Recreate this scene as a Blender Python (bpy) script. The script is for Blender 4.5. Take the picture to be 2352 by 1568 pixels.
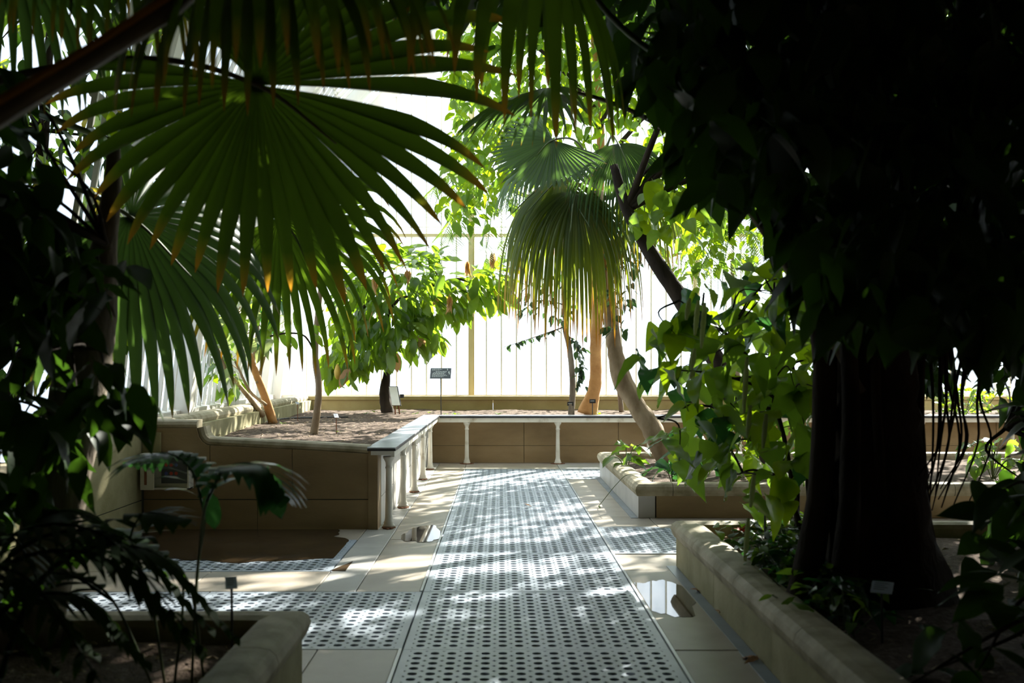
import bpy, math, random
import numpy as np
from mathutils import Vector, Matrix

random.seed(7)
RNG = np.random.default_rng(7)
scene = bpy.context.scene
COL = scene.collection
for o in list(bpy.data.objects):
    bpy.data.objects.remove(o)

# ------------------------------------------------------------------ camera
F = 2287.0            # focal length in pixels of the 2352 x 1568 frame
VX, VY, CH = 1149.0, 851.0, 1.6     # vanishing point of the path, eye height
cam_d = bpy.data.cameras.new('camera')
cam = bpy.data.objects.new('camera', cam_d)
COL.objects.link(cam)
cam.location = (0, 0, CH)
cam.rotation_euler = (math.pi / 2, 0, 0)
cam_d.sensor_width = 36.0
cam_d.lens = 36.0 * F / 2352.0
cam_d.shift_x = (1176.0 - VX) / 2352.0
cam_d.shift_y = (VY - 784.0) / 2352.0
cam_d.clip_start = 0.05
cam_d.clip_end = 500
cam_d.dof.use_dof = True
cam_d.dof.focus_distance = 13.0
cam_d.dof.aperture_fstop = 2.2
scene.camera = cam

# ------------------------------------------------------------------ sky, sun, exposure
world = bpy.data.worlds.new('sky')
scene.world = world
world.use_nodes = True
bg = world.node_tree.nodes['Background']
bg.inputs[0].default_value = (0.76, 0.88, 1.0, 1)
bg.inputs[1].default_value = 2.8
sun_d = bpy.data.lights.new('sun', 'SUN')
sun_d.energy = 44.0
sun_d.angle = math.radians(0.6)
sun_d.color = (1.0, 0.95, 0.86)
sun = bpy.data.objects.new('sun', sun_d)
COL.objects.link(sun)
SUN_TO = Vector((0.46, 0.74, 0.60)).normalized()
sun.rotation_euler = SUN_TO.to_track_quat('Z', 'Y').to_euler()
sun.location = (20, 30, 30)
scene.view_settings.view_transform = 'Standard'
scene.view_settings.look = 'None'
scene.view_settings.gamma = 1.0
scene.view_settings.use_curve_mapping = False
scene.view_settings.exposure = -0.42


def P(px, py, Y):
    """world point seen at a pixel when it stands Y metres down the path"""
    return Vector(((px - VX) * Y / F, Y, CH - (py - VY) * Y / F))


# ------------------------------------------------------------------ materials
M = {}


def nodes_of(name):
    m = bpy.data.materials.new(name)
    m.use_nodes = True
    nt = m.node_tree
    for n in list(nt.nodes):
        nt.nodes.remove(n)
    out = nt.nodes.new('ShaderNodeOutputMaterial')
    M[name] = m
    return m, nt, out


def ramp(nt, stops, fac=None):
    r = nt.nodes.new('ShaderNodeValToRGB')
    e = r.color_ramp.elements
    while len(e) < len(stops):
        e.new(0.5)
    for el, (p, c) in zip(e, stops):
        el.position = p
        el.color = (*c, 1)
    if fac is not None:
        nt.links.new(fac, r.inputs[0])
    return r


def noise(nt, scale, detail=4, coord='Object', rough=0.55, stretch=None):
    tc = nt.nodes.new('ShaderNodeTexCoord')
    n = nt.nodes.new('ShaderNodeTexNoise')
    n.inputs['Scale'].default_value = scale
    n.inputs['Detail'].default_value = detail
    n.inputs['Roughness'].default_value = rough
    src = tc.outputs[coord]
    if stretch:
        mp = nt.nodes.new('ShaderNodeMapping')
        mp.inputs['Scale'].default_value = stretch
        nt.links.new(src, mp.inputs[0])
        src = mp.outputs[0]
    nt.links.new(src, n.inputs['Vector'])
    return n


def solid(name, stops, scale=3.0, rough=0.7, bump=0.0, bscale=30.0, spec=0.5, stretch=None, metallic=0.0, detail=5):
    m, nt, out = nodes_of(name)
    b = nt.nodes.new('ShaderNodeBsdfPrincipled')
    n = noise(nt, scale, detail, stretch=stretch)
    r = ramp(nt, stops, n.outputs[0])
    nt.links.new(r.outputs[0], b.inputs['Base Color'])
    b.inputs['Roughness'].default_value = rough
    b.inputs['Metallic'].default_value = metallic
    b.inputs['Specular IOR Level'].default_value = spec
    if bump:
        n2 = noise(nt, bscale, 4, stretch=stretch)
        bp = nt.nodes.new('ShaderNodeBump')
        bp.inputs['Strength'].default_value = bump
        bp.inputs['Distance'].default_value = 0.02
        nt.links.new(n2.outputs[0], bp.inputs['Height'])
        nt.links.new(bp.outputs[0], b.inputs['Normal'])
    nt.links.new(b.outputs[0], out.inputs[0])
    return m


def leafmat(name, c_dark, c_light, trans, tfac=0.45, rough=0.35, tips=None, spec=0.4):
    """leaf: shiny top, light shines through; each leaf its own tint; optional colour change towards tips"""
    m, nt, out = nodes_of(name)
    oi = nt.nodes.new('ShaderNodeObjectInfo')
    ge = nt.nodes.new('ShaderNodeNewGeometry')
    ad = nt.nodes.new('ShaderNodeMath'); ad.operation = 'ADD'
    nt.links.new(oi.outputs['Random'], ad.inputs[0])
    nt.links.new(ge.outputs['Random Per Island'], ad.inputs[1])
    fr = nt.nodes.new('ShaderNodeMath'); fr.operation = 'FRACT'
    nt.links.new(ad.outputs[0], fr.inputs[0])
    r1 = ramp(nt, [(0.0, c_dark), (1.0, c_light)], fr.outputs[0])
    r2 = ramp(nt, [(0.0, tuple(x * 0.7 for x in trans)), (1.0, trans)], fr.outputs[0])
    c1, c2 = r1.outputs[0], r2.outputs[0]
    if tips:
        at = nt.nodes.new('ShaderNodeAttribute'); at.attribute_name = 't'
        f = ramp(nt, [(tips[0], (0, 0, 0)), (tips[1], (1, 1, 1))], at.outputs['Fac'])
        tr = ramp(nt, [(tips[0], tips[2]), ((tips[1] + 0.03), tips[3])], at.outputs['Fac'])
        for k in (0, 1):
            mx = nt.nodes.new('ShaderNodeMix'); mx.data_type = 'RGBA'
            nt.links.new(f.outputs[0], mx.inputs['Factor'])
            nt.links.new((c1, c2)[k], mx.inputs['A'])
            nt.links.new(tr.outputs[0], mx.inputs['B'])
            if k == 0:
                c1n = mx.outputs['Result']
            else:
                c2 = mx.outputs['Result']
        c1 = c1n
    b = nt.nodes.new('ShaderNodeBsdfPrincipled')
    nt.links.new(c1, b.inputs['Base Color'])
    b.inputs['Roughness'].default_value = rough
    b.inputs['Specular IOR Level'].default_value = spec
    t = nt.nodes.new('ShaderNodeBsdfTranslucent')
    nt.links.new(c2, t.inputs[0])
    ms = nt.nodes.new('ShaderNodeMixShader')
    ms.inputs[0].default_value = tfac
    nt.links.new(b.outputs[0], ms.inputs[1])
    nt.links.new(t.outputs[0], ms.inputs[2])
    nt.links.new(ms.outputs[0], out.inputs[0])
    return m


def glassmat(name, milk=0.12):
    m, nt, out = nodes_of(name)
    tr = nt.nodes.new('ShaderNodeBsdfTransparent')
    tr.inputs[0].default_value = (0.95, 0.98, 0.97, 1)
    tl = nt.nodes.new('ShaderNodeBsdfTranslucent')
    tl.inputs[0].default_value = (0.9, 0.95, 1.0, 1)
    gl = nt.nodes.new('ShaderNodeBsdfGlossy')
    gl.inputs['Roughness'].default_value = 0.08
    n = noise(nt, 1.6, 5, stretch=(1, 1, 0.35))
    r = ramp(nt, [(0.35, (milk * 0.3,) * 3), (0.75, (milk * 2.2,) * 3)], n.outputs[0])
    m1 = nt.nodes.new('ShaderNodeMixShader')
    nt.links.new(r.outputs[0], m1.inputs[0])
    nt.links.new(tr.outputs[0], m1.inputs[1])
    nt.links.new(tl.outputs[0], m1.inputs[2])
    m2 = nt.nodes.new('ShaderNodeMixShader')
    m2.inputs[0].default_value = 0.05
    nt.links.new(m1.outputs[0], m2.inputs[1])
    nt.links.new(gl.outputs[0], m2.inputs[2])
    nt.links.new(m2.outputs[0], out.inputs[0])


glassmat('glass')
solid('stone_floor', [(0.3, (0.36, 0.30, 0.235)), (0.7, (0.50, 0.44, 0.36))], 2.2, 0.42, 0.06, 60)
solid('stone_pale', [(0.3, (0.42, 0.40, 0.37)), (0.7, (0.56, 0.54, 0.50))], 2.0, 0.45, 0.06, 60)
solid('stone_tan', [(0.25, (0.21, 0.14, 0.065)), (0.5, (0.30, 0.205, 0.10)), (0.75, (0.38, 0.27, 0.145))], 1.6, 0.75, 0.12, 40, stretch=(0.6, 0.6, 1.6))
solid('stone_moss', [(0.25, (0.17, 0.155, 0.06)), (0.5, (0.30, 0.265, 0.13)), (0.75, (0.43, 0.375, 0.22))], 2.2, 0.75, 0.15, 40)
solid('stone_ochre', [(0.3, (0.36, 0.27, 0.11)), (0.7, (0.50, 0.40, 0.20))], 1.5, 0.8, 0.12, 40)
solid('coping', [(0.3, (0.20, 0.17, 0.085)), (0.5, (0.36, 0.30, 0.19)), (0.72, (0.50, 0.43, 0.30))], 5.0, 0.7, 0.12, 45)
solid('iron_grate', [(0.3, (0.35, 0.40, 0.47)), (0.7, (0.48, 0.54, 0.62))], 3.0, 0.38, 0.05, 90, spec=0.6)
solid('edge_metal', [(0.3, (0.55, 0.56, 0.57)), (0.7, (0.68, 0.68, 0.68))], 3.0, 0.3, spec=0.7)
solid('gutter_metal', [(0.3, (0.16, 0.19, 0.22)), (0.7, (0.26, 0.30, 0.34))], 3.0, 0.35, spec=0.7)
solid('pit', [(0.3, (0.035, 0.012, 0.014)), (0.7, (0.06, 0.02, 0.022))], 3.0, 0.8)
solid('soil', [(0.3, (0.055, 0.036, 0.026)), (0.55, (0.13, 0.09, 0.065)), (0.75, (0.24, 0.18, 0.14))], 26.0, 0.95, 0.9, 60, detail=8, spec=0.2)
solid('slate', [(0.3, (0.30, 0.31, 0.35)), (0.7, (0.42, 0.43, 0.47))], 4.0, 0.26, 0.03, 50, spec=0.8)
solid('white_paint', [(0.25, (0.42, 0.35, 0.25)), (0.42, (0.70, 0.66, 0.56)), (0.8, (0.80, 0.77, 0.68))], 6.0, 0.5, 0.06, 40)
solid('frame_paint', [(0.2, (0.50, 0.42, 0.30)), (0.4, (0.72, 0.68, 0.60)), (0.8, (0.82, 0.80, 0.75))], 3.0, 0.5, stretch=(1, 1, 0.4))
solid('transom_paint', [(0.3, (0.55, 0.45, 0.24)), (0.7, (0.72, 0.62, 0.40))], 3.0, 0.6, stretch=(1, 1, 0.3))
solid('dark_wall', [(0.3, (0.05, 0.055, 0.04)), (0.7, (0.08, 0.085, 0.06))], 1.0, 0.9)
solid('bark_grey', [(0.3, (0.13, 0.10, 0.075)), (0.7, (0.30, 0.25, 0.19))], 6.0, 0.9, 0.6, 25, stretch=(1, 1, 0.35), spec=0.2)
solid('bark_tan', [(0.3, (0.22, 0.155, 0.09)), (0.7, (0.42, 0.32, 0.21))], 7.0, 0.85, 0.4, 25, stretch=(1, 1, 0.5), spec=0.2)
solid('bark_orange', [(0.3, (0.42, 0.20, 0.07)), (0.7, (0.62, 0.34, 0.14))], 5.0, 0.7, 0.25, 20, spec=0.2)
solid('bark_dark', [(0.3, (0.02, 0.015, 0.011)), (0.7, (0.06, 0.044, 0.032))], 6.0, 0.9, 0.6, 25, stretch=(1, 1, 0.35), spec=0.2)
solid('petiole_brown', [(0.3, (0.06, 0.05, 0.025)), (0.7, (0.16, 0.12, 0.06))], 6.0, 0.5)
solid('petiole_orange', [(0.3, (0.32, 0.16, 0.03)), (0.7, (0.50, 0.27, 0.05))], 8.0, 0.5)
solid('stem_green', [(0.3, (0.07, 0.10, 0.03)), (0.7, (0.13, 0.17, 0.06))], 6.0, 0.5)
solid('dead_leaf', [(0.3, (0.22, 0.09, 0.035)), (0.7, (0.42, 0.22, 0.09))], 9.0, 0.8)
solid('black_plastic', [(0.3, (0.012, 0.012, 0.013)), (0.7, (0.025, 0.025, 0.027))], 3.0, 0.45)
solid('sign_slate', [(0.3, (0.05, 0.06, 0.068)), (0.7, (0.075, 0.085, 0.095))], 3.0, 0.4)
solid('sign_print', [(0.3, (0.50, 0.55, 0.55)), (0.7, (0.62, 0.66, 0.66))], 3.0, 0.5)
solid('board_cream', [(0.3, (0.72, 0.70, 0.60)), (0.7, (0.82, 0.80, 0.72))], 3.0, 0.4)
solid('dot_red', [(0.3, (0.55, 0.06, 0.04)), (0.7, (0.65, 0.09, 0.05))], 3.0, 0.5)
solid('dot_blue', [(0.3, (0.07, 0.10, 0.40)), (0.7, (0.10, 0.14, 0.5))], 3.0, 0.5)
solid('rust', [(0.3, (0.16, 0.06, 0.03)), (0.7, (0.28, 0.12, 0.05))], 8.0, 0.9)
solid('flower_red', [(0.3, (0.6, 0.03, 0.02)), (0.7, (0.8, 0.08, 0.04))], 8.0, 0.6)
solid('pod', [(0.3, (0.40, 0.26, 0.04)), (0.7, (0.60, 0.42, 0.08))], 8.0, 0.6)
# water
m, nt, out = nodes_of('water')
b = nt.nodes.new('ShaderNodeBsdfPrincipled')
b.inputs['Base Color'].default_value = (0.045, 0.035, 0.025, 1)
b.inputs['Roughness'].default_value = 0.03
b.inputs['Specular IOR Level'].default_value = 0.6
nn = noise(nt, 5, 2)
bp = nt.nodes.new('ShaderNodeBump'); bp.inputs['Strength'].default_value = 0.03
nt.links.new(nn.outputs[0], bp.inputs['Height']); nt.links.new(bp.outputs[0], b.inputs['Normal'])
nt.links.new(b.outputs[0], out.inputs[0])
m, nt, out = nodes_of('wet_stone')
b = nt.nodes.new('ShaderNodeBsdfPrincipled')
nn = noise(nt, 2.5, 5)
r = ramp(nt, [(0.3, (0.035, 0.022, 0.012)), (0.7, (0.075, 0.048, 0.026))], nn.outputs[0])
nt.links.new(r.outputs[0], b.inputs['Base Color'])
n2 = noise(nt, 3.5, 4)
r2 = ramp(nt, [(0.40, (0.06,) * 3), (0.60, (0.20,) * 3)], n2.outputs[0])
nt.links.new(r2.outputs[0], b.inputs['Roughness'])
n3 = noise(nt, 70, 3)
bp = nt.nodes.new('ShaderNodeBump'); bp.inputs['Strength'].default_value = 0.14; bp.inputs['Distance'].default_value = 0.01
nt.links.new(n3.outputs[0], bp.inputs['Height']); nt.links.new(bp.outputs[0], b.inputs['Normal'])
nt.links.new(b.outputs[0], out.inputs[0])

leafmat('fan_leaf', (0.026, 0.040, 0.014), (0.042, 0.060, 0.020), (0.13, 0.24, 0.012), 0.42, 0.45,
        tips=(0.80, 0.95, (0.40, 0.40, 0.03), (0.55, 0.24, 0.02)))
leafmat('fan_leaf_blue', (0.030, 0.055, 0.030), (0.060, 0.095, 0.060), (0.16, 0.32, 0.05), 0.36, 0.4,
        tips=(0.93, 0.99, (0.36, 0.34, 0.05), (0.30, 0.12, 0.02)))
leafmat('fan_leaf_gold', (0.05, 0.085, 0.015), (0.11, 0.14, 0.02), (0.36, 0.46, 0.03), 0.45, 0.45,
        tips=(0.70, 0.92, (0.48, 0.38, 0.03), (0.46, 0.18, 0.02)))
leafmat('leaf_bright', (0.05, 0.12, 0.008), (0.12, 0.20, 0.012), (0.42, 0.62, 0.012), 0.5, 0.35)
leafmat('leaf_cocoa', (0.022, 0.06, 0.016), (0.065, 0.125, 0.02), (0.32, 0.52, 0.025), 0.45, 0.28)
leafmat('leaf_flush', (0.40, 0.22, 0.10), (0.55, 0.34, 0.18), (0.70, 0.40, 0.18), 0.5, 0.5)
leafmat('leaf_yellow', (0.40, 0.30, 0.03), (0.50, 0.40, 0.05), (0.75, 0.62, 0.05), 0.5, 0.5)
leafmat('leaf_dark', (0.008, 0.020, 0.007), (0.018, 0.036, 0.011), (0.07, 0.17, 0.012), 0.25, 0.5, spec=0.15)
leafmat('leaf_mid', (0.025, 0.065, 0.015), (0.06, 0.12, 0.025), (0.34, 0.58, 0.04), 0.45, 0.32)
leafmat('leaf_grey', (0.09, 0.13, 0.07), (0.18, 0.23, 0.13), (0.42, 0.52, 0.16), 0.45, 0.45)
leafmat('catkin', (0.36, 0.40, 0.20), (0.50, 0.53, 0.30), (0.72, 0.78, 0.40), 0.5, 0.7)
leafmat('label_white', (0.74, 0.77, 0.82), (0.80, 0.84, 0.88), (0.85, 0.90, 1.0), 0.5, 0.3)
leafmat('petiole_edge', (0.42, 0.19, 0.02), (0.50, 0.26, 0.03), (0.85, 0.42, 0.04), 0.5, 0.4)
leafmat('leaf_teal', (0.012, 0.045, 0.026), (0.025, 0.07, 0.045), (0.08, 0.28, 0.05), 0.28, 0.25)
leafmat('leaf_ivy', (0.014, 0.030, 0.018), (0.030, 0.05, 0.03), (0.10, 0.22, 0.05), 0.25, 0.4)

# ------------------------------------------------------------------ object helpers
ORG = {}


def tag(o, label=None, cat=None, group=None, kind=None):
    if label: o['label'] = label
    if cat: o['category'] = cat
    if group: o['group'] = group
    if kind: o['kind'] = kind
    return o


def thing(name, loc, label, cat, group=None):
    o = bpy.data.objects.new(name, None)
    COL.objects.link(o)
    o.location = loc
    o.empty_display_size = 0.1
    ORG[o] = Vector(loc)
    return tag(o, label, cat, group)


def link(name, me, parent=None, org=None):
    o = bpy.data.objects.new(name, me)
    COL.objects.link(o)
    if parent is not None:
        o.parent = parent
        ORG[o] = ORG.get(parent, Vector((0, 0, 0)))
    else:
        ORG[o] = Vector((0, 0, 0)) if org is None else Vector(org)
        o.location = ORG[o]
    return o


class MB:
    def __init__(s):
        s.v = []; s.f = []; s.t = []

    def add(s, verts, faces, t=None):
        k = len(s.v)
        s.v += [tuple(v) for v in verts]
        s.f += [tuple(i + k for i in f) for f in faces]
        s.t += list(t) if t is not None else [0.0] * len(verts)
        return s

    def box(s, x0, x1, y0, y1, z0, z1, bev=0.0):
        if bev <= 0:
            vs = [(x, y, z) for z in (z0, z1) for y in (y0, y1) for x in (x0, x1)]
            return s.add(vs, [(0, 2, 3, 1), (4, 5, 7, 6), (0, 1, 5, 4), (2, 6, 7, 3), (0, 4, 6, 2), (1, 3, 7, 5)])
        b = bev        # chamfer on the upper edges
        vs = [(x0, y0, z0), (x1, y0, z0), (x1, y1, z0), (x0, y1, z0),
              (x0, y0, z1 - b), (x1, y0, z1 - b), (x1, y1, z1 - b), (x0, y1, z1 - b),
              (x0 + b, y0 + b, z1), (x1 - b, y0 + b, z1), (x1 - b, y1 - b, z1), (x0 + b, y1 - b, z1)]
        fs = [(3, 2, 1, 0), (8, 9, 10, 11)]
        for i in range(4):
            j = (i + 1) % 4
            fs += [(i, j, j + 4, i + 4), (i + 4, j + 4, j + 8, i + 8)]
        return s.add(vs, fs)

    def tube(s, pts, rad, n=8, cap=True, jit=0.0, t=None):
        pts = [Vector(p) for p in pts]
        m = len(pts)
        if not hasattr(rad, '__len__'):
            rad = [rad] * m
        vs = []; ts = []
        up = None
        for i, p in enumerate(pts):
            d = (pts[min(i + 1, m - 1)] - pts[max(i - 1, 0)]).normalized()
            if up is None:
                a = Vector((1, 0, 0)) if abs(d.x) < 0.9 else Vector((0, 1, 0))
            else:
                a = up
            u = (a - d * a.dot(d)).normalized()
            up = u
            w = d.cross(u)
            for k in range(n):
                an = 2 * math.pi * k / n
                r = rad[i] * (1 + (random.uniform(-jit, jit) if jit else 0))
                vs.append(p + u * (r * math.cos(an)) + w * (r * math.sin(an)))
                ts.append(i / (m - 1))
        fs = []
        for i in range(m - 1):
            for k in range(n):
                k2 = (k + 1) % n
                fs.append((i * n + k, i * n + k2, (i + 1) * n + k2, (i + 1) * n + k))
        if cap:
            fs.append(tuple(range(n - 1, -1, -1)))
            fs.append(tuple((m - 1) * n + k for k in range(n)))
        return s.add(vs, fs, ts)

    def lathe(s, prof, c, n=16):
        vs = []
        for r, z in prof:
            for k in range(n):
                a = 2 * math.pi * k / n
                vs.append((c[0] + r * math.cos(a), c[1] + r * math.sin(a), c[2] + z))
        fs = []
        for i in range(len(prof) - 1):
            for k in range(n):
                k2 = (k + 1) % n
                fs.append((i * n + k, i * n + k2, (i + 1) * n + k2, (i + 1) * n + k))
        fs.append(tuple(range(n - 1, -1, -1)))
        fs.append(tuple((len(prof) - 1) * n + k for k in range(n)))
        return s.add(vs, fs)

    def sweep(s, prof, path, closed_prof=True, vertical=False):
        """prof: (lateral, up) points; path: 3D polyline, mitred in plan; lateral is to the right of travel"""
        path = [Vector(p) for p in path]
        m = len(path); n = len(prof)
        vs = []
        for i, p in enumerate(path):
            d0 = (path[i] - path[i - 1]) if i > 0 else (path[1] - path[0])
            d1 = (path[i + 1] - path[i]) if i < m - 1 else d0
            if vertical:        # path bends in a vertical plane: profile turns with it
                d = (d0.normalized() + d1.normalized()).normalized()
                lat = Vector((d0.y, -d0.x, 0)).normalized()
                up = lat.cross(d)
                for a, b_ in prof:
                    vs.append(p + lat * a + up * b_)
            else:
                h0 = Vector((d0.y, -d0.x, 0)).normalized()
                h1 = Vector((d1.y, -d1.x, 0)).normalized()
                lat = (h0 + h1).normalized()
                k = 1.0 / max(0.3, lat.dot(h0))
                for a, b_ in prof:
                    vs.append(p + lat * (a * k) + Vector((0, 0, b_)))
        fs = []
        for i in range(m - 1):
            for k in range(n):
                k2 = (k + 1) % n
                fs.append((i * n + k, (i + 1) * n + k, (i + 1) * n + k2, i * n + k2))
        fs.append(tuple(range(n)))
        fs.append(tuple((m - 1) * n + k for k in range(n - 1, -1, -1)))
        return s.add(vs, fs)

    def prism(s, poly, y0, y1):
        """(x, z) outline pushed along y"""
        n = len(poly)
        vs = [(x, y0, z) for x, z in poly] + [(x, y1, z) for x, z in poly]
        fs = [tuple(range(n)), tuple(range(2 * n - 1, n - 1, -1))]
        for i in range(n):
            j = (i + 1) % n
            fs.append((j, i, i + n, j + n))
        return s.add(vs, fs)

    def flat(s, poly, z0, z1):
        n = len(poly)
        vs = [(x, y, z0) for x, y in poly] + [(x, y, z1) for x, y in poly]
        fs = [tuple(range(n - 1, -1, -1)), tuple(range(n, 2 * n))]
        for i in range(n):
            j = (i + 1) % n
            fs.append((i, j, j + n, i + n))
        return s.add(vs, fs)

    def mesh(s, name, mat, org=(0, 0, 0), smooth=False):
        me = bpy.data.meshes.new(name)
        V = np.array(s.v, dtype=np.float64) - np.array(org)
        me.from_pydata(V.tolist(), [], s.f)
        if any(s.t):
            a = me.attributes.new('t', 'FLOAT', 'POINT')
            a.data.foreach_set('value', np.array(s.t, dtype=np.float32))
        me.materials.append(M[mat])
        if smooth:
            me.polygons.foreach_set('use_smooth', [True] * len(me.polygons))
        me.update()
        return me

    def build(s, name, mat, parent=None, smooth=False, org=None):
        o_ = ORG.get(parent, Vector((0, 0, 0))) if parent is not None else Vector(org or (0, 0, 0))
        return link(name, s.mesh(name, mat, o_, smooth), parent, org)


def spline(pts, k=6):
    """Catmull-Rom through points"""
    pts = [Vector(p) for p in pts]
    q = [2 * pts[0] - pts[1]] + pts + [2 * pts[-1] - pts[-2]]
    out = []
    for i in range(1, len(q) - 2):
        for j in range(k):
            t = j / k
            a, b_, c, d = q[i - 1], q[i], q[i + 1], q[i + 2]
            out.append(0.5 * ((2 * b_) + (c - a) * t + (2 * a - 5 * b_ + 4 * c - d) * t * t + (3 * b_ - a - 3 * c + d) * t ** 3))
    out.append(pts[-1])
    return out


def lerpr(r, n):
    r = list(r)
    return [float(np.interp(i / (n - 1), np.linspace(0, 1, len(r)), r)) for i in range(n)]


def trunk(name, pts, radii, mat, parent, n=10, jit=0.05, k=6):
    sp = spline(pts, k)
    return MB().tube(sp, lerpr(radii, len(sp)), n, True, jit).build(name, mat, parent, True)


# ------------------------------------------------------------------ leaves
LEAF_SHAPES = {
    'ovate': ([0, .1, .25, .45, .65, .82, .93, 1], [0.01, .13, .235, .27, .225, .13, .055, 0.0]),
    'lance': ([0, .1, .25, .45, .65, .82, .93, 1], [0.01, .07, .125, .15, .125, .075, .03, 0.0]),
    'heart': ([0, .06, .2, .4, .6, .8, .93, 1], [0.06, .27, .385, .38, .30, .165, .055, 0.0]),
    'oblong': ([0, .1, .25, .45, .65, .82, .93, 1], [0.01, .11, .18, .215, .215, .16, .07, 0.0]),
}


def leaf_geo(shape, curl=0.25, fold=0.25, wave=0.03, fine=False):
    xs, ws = LEAF_SHAPES[shape]
    if fine:                # rounder outline, two strips each side of the midrib
        sx = np.linspace(0, 1, 15)
        c = spline([(a, b_, 0) for a, b_ in zip(xs, ws)], 6)
        ws = np.interp(sx, [p.x for p in c], [max(0, p.y) for p in c])
        vs = []; fs = []
        for i, (x, w) in enumerate(zip(sx, ws)):
            z = -curl * x * x
            wv = wave * math.sin(i * 1.3) * 3
            for f_ in (-1, -.5, 0, .5, 1):
                vs.append((x - (.05 * abs(f_) if x > .2 else 0), w * f_, z + fold * w * (abs(f_) - .35 * f_ * f_) + wv * w * f_))
        for i in range(14):
            for k in range(4):
                a = i * 5 + k
                fs.append((a, a + 5, a + 6, a + 1))
        k = len(vs)
        vs += [(-0.14, -0.009, 0.01), (-0.14, 0.009, 0.01), (0.0, 0.012, 0), (0.0, -0.012, 0)]
        fs.append((k, k + 3, k + 2, k + 1))
        return np.array(vs), fs
    vs = []; fs = []
    for i, (x, w) in enumerate(zip(xs, ws)):
        z = -curl * x * x
        wv = wave * math.sin(i * 2.3)
        vs += [(x, -w, z + fold * w + wv * w * 4), (x, 0, z), (x, w, z + fold * w - wv * w * 4)]
    for i in range(len(xs) - 1):
        a = i * 3
        fs += [(a, a + 3, a + 4, a + 1), (a + 1, a + 4, a + 5, a + 2)]
    # petiole stub
    k = len(vs)
    vs += [(-0.12, -0.008, 0.01), (-0.12, 0.008, 0.01), (0.0, 0.012, 0), (0.0, -0.012, 0)]
    fs.append((k, k + 3, k + 2, k + 1))
    return np.array(vs), fs


_leaf_mesh = {}


def leaf_mesh(shape, var, mat):
    key = (shape, var, mat)
    if key not in _leaf_mesh:
        V, Fc = leaf_geo(shape, (0.15, 0.35, 0.55)[var], (0.3, 0.15, 0.4)[var], (0.0, 0.04, 0.02)[var], True)
        mb = MB(); mb.add(V, Fc)
        _leaf_mesh[key] = mb.mesh('leaf', mat, smooth=True)
    return _leaf_mesh[key]


def frame(d, nrm):
    d = Vector(d).normalized()
    n = Vector(nrm)
    n = n - d * n.dot(d)
    if n.length < 1e-4:
        n = Vector((0, -1, 0.1)) - d * Vector((0, -1, 0.1)).dot(d)
    n.normalize()
    y = n.cross(d)
    return Matrix(((d.x, y.x, n.x), (d.y, y.y, n.y), (d.z, y.z, n.z)))


def leaf_dir(droop=0.6, outward=None, spread=1.0):
    a = random.uniform(0, 2 * math.pi)
    d = Vector((math.cos(a), math.sin(a), 0)) * spread
    if outward is not None:
        d += Vector(outward) * 0.8
    d.z += random.gauss(-droop, 0.35)
    n = Vector((random.gauss(0, .45), random.gauss(0, .45), 1.0))
    return d, n


def put_leaf(parent, p, d, n, size, shape='ovate', mat='leaf_mid', wide=1.0, var=None, name='leaf'):
    me = leaf_mesh(shape, random.randrange(3) if var is None else var, mat)
    o = bpy.data.objects.new(name, me)
    COL.objects.link(o)
    o.parent = parent
    R = frame(d, n)
    mt = R.to_4x4()
    mt.translation = Vector(p) - ORG[parent]
    o.matrix_local = mt @ Matrix.Diagonal((size, size * wide, size, 1))
    return o


def foliage_stuff(parent, items, mat, name='foliage', label=None):
    """many leaves joined into one mesh: items = (p, d, n, size, shape, wide)"""
    VV = []; FF = []; k = 0
    geos = {}
    org = ORG[parent]
    for p, d, n, size, shape, wide in items:
        v_ = random.randrange(3)
        if (shape, v_) not in geos:
            geos[(shape, v_)] = leaf_geo(shape, (0.15, 0.35, 0.55)[v_], (0.3, 0.15, 0.4)[v_])
        G, Fc = geos[(shape, v_)]
        R = np.array(frame(d, n)) @ np.diag((size, size * wide, size))
        VV.append(G @ R.T + np.array(Vector(p) - org))
        FF += [tuple(i + k for i in f) for f in Fc]
        k += len(G)
    me = bpy.data.meshes.new(name)
    me.from_pydata(np.concatenate(VV).tolist(), [], FF)
    me.materials.append(M[mat])
    me.polygons.foreach_set('use_smooth', [True] * len(me.polygons))
    me.update()
    o = link(name, me, parent)
    o['kind'] = 'stuff'
    return o


def in_poly(x, y, poly):
    c = False
    j = len(poly) - 1
    for i in range(len(poly)):
        xi, yi = poly[i]; xj, yj = poly[j]
        if (yi > y) != (yj > y) and x < (xj - xi) * (y - yi) / (yj - yi) + xi:
            c = not c
        j = i
    return c


def pts_in(poly, Y0, Y1, n):
    """points filling a crown whose outline spans these bearings, between two depths"""
    xs = [p[0] for p in poly]; ys = [p[1] for p in poly]
    out = []
    while len(out) < n:
        x = random.uniform(min(xs), max(xs)); y = random.uniform(min(ys), max(ys))
        if in_poly(x, y, poly):
            out.append(P(x, y, random.uniform(Y0, Y1)))
    return out


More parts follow.
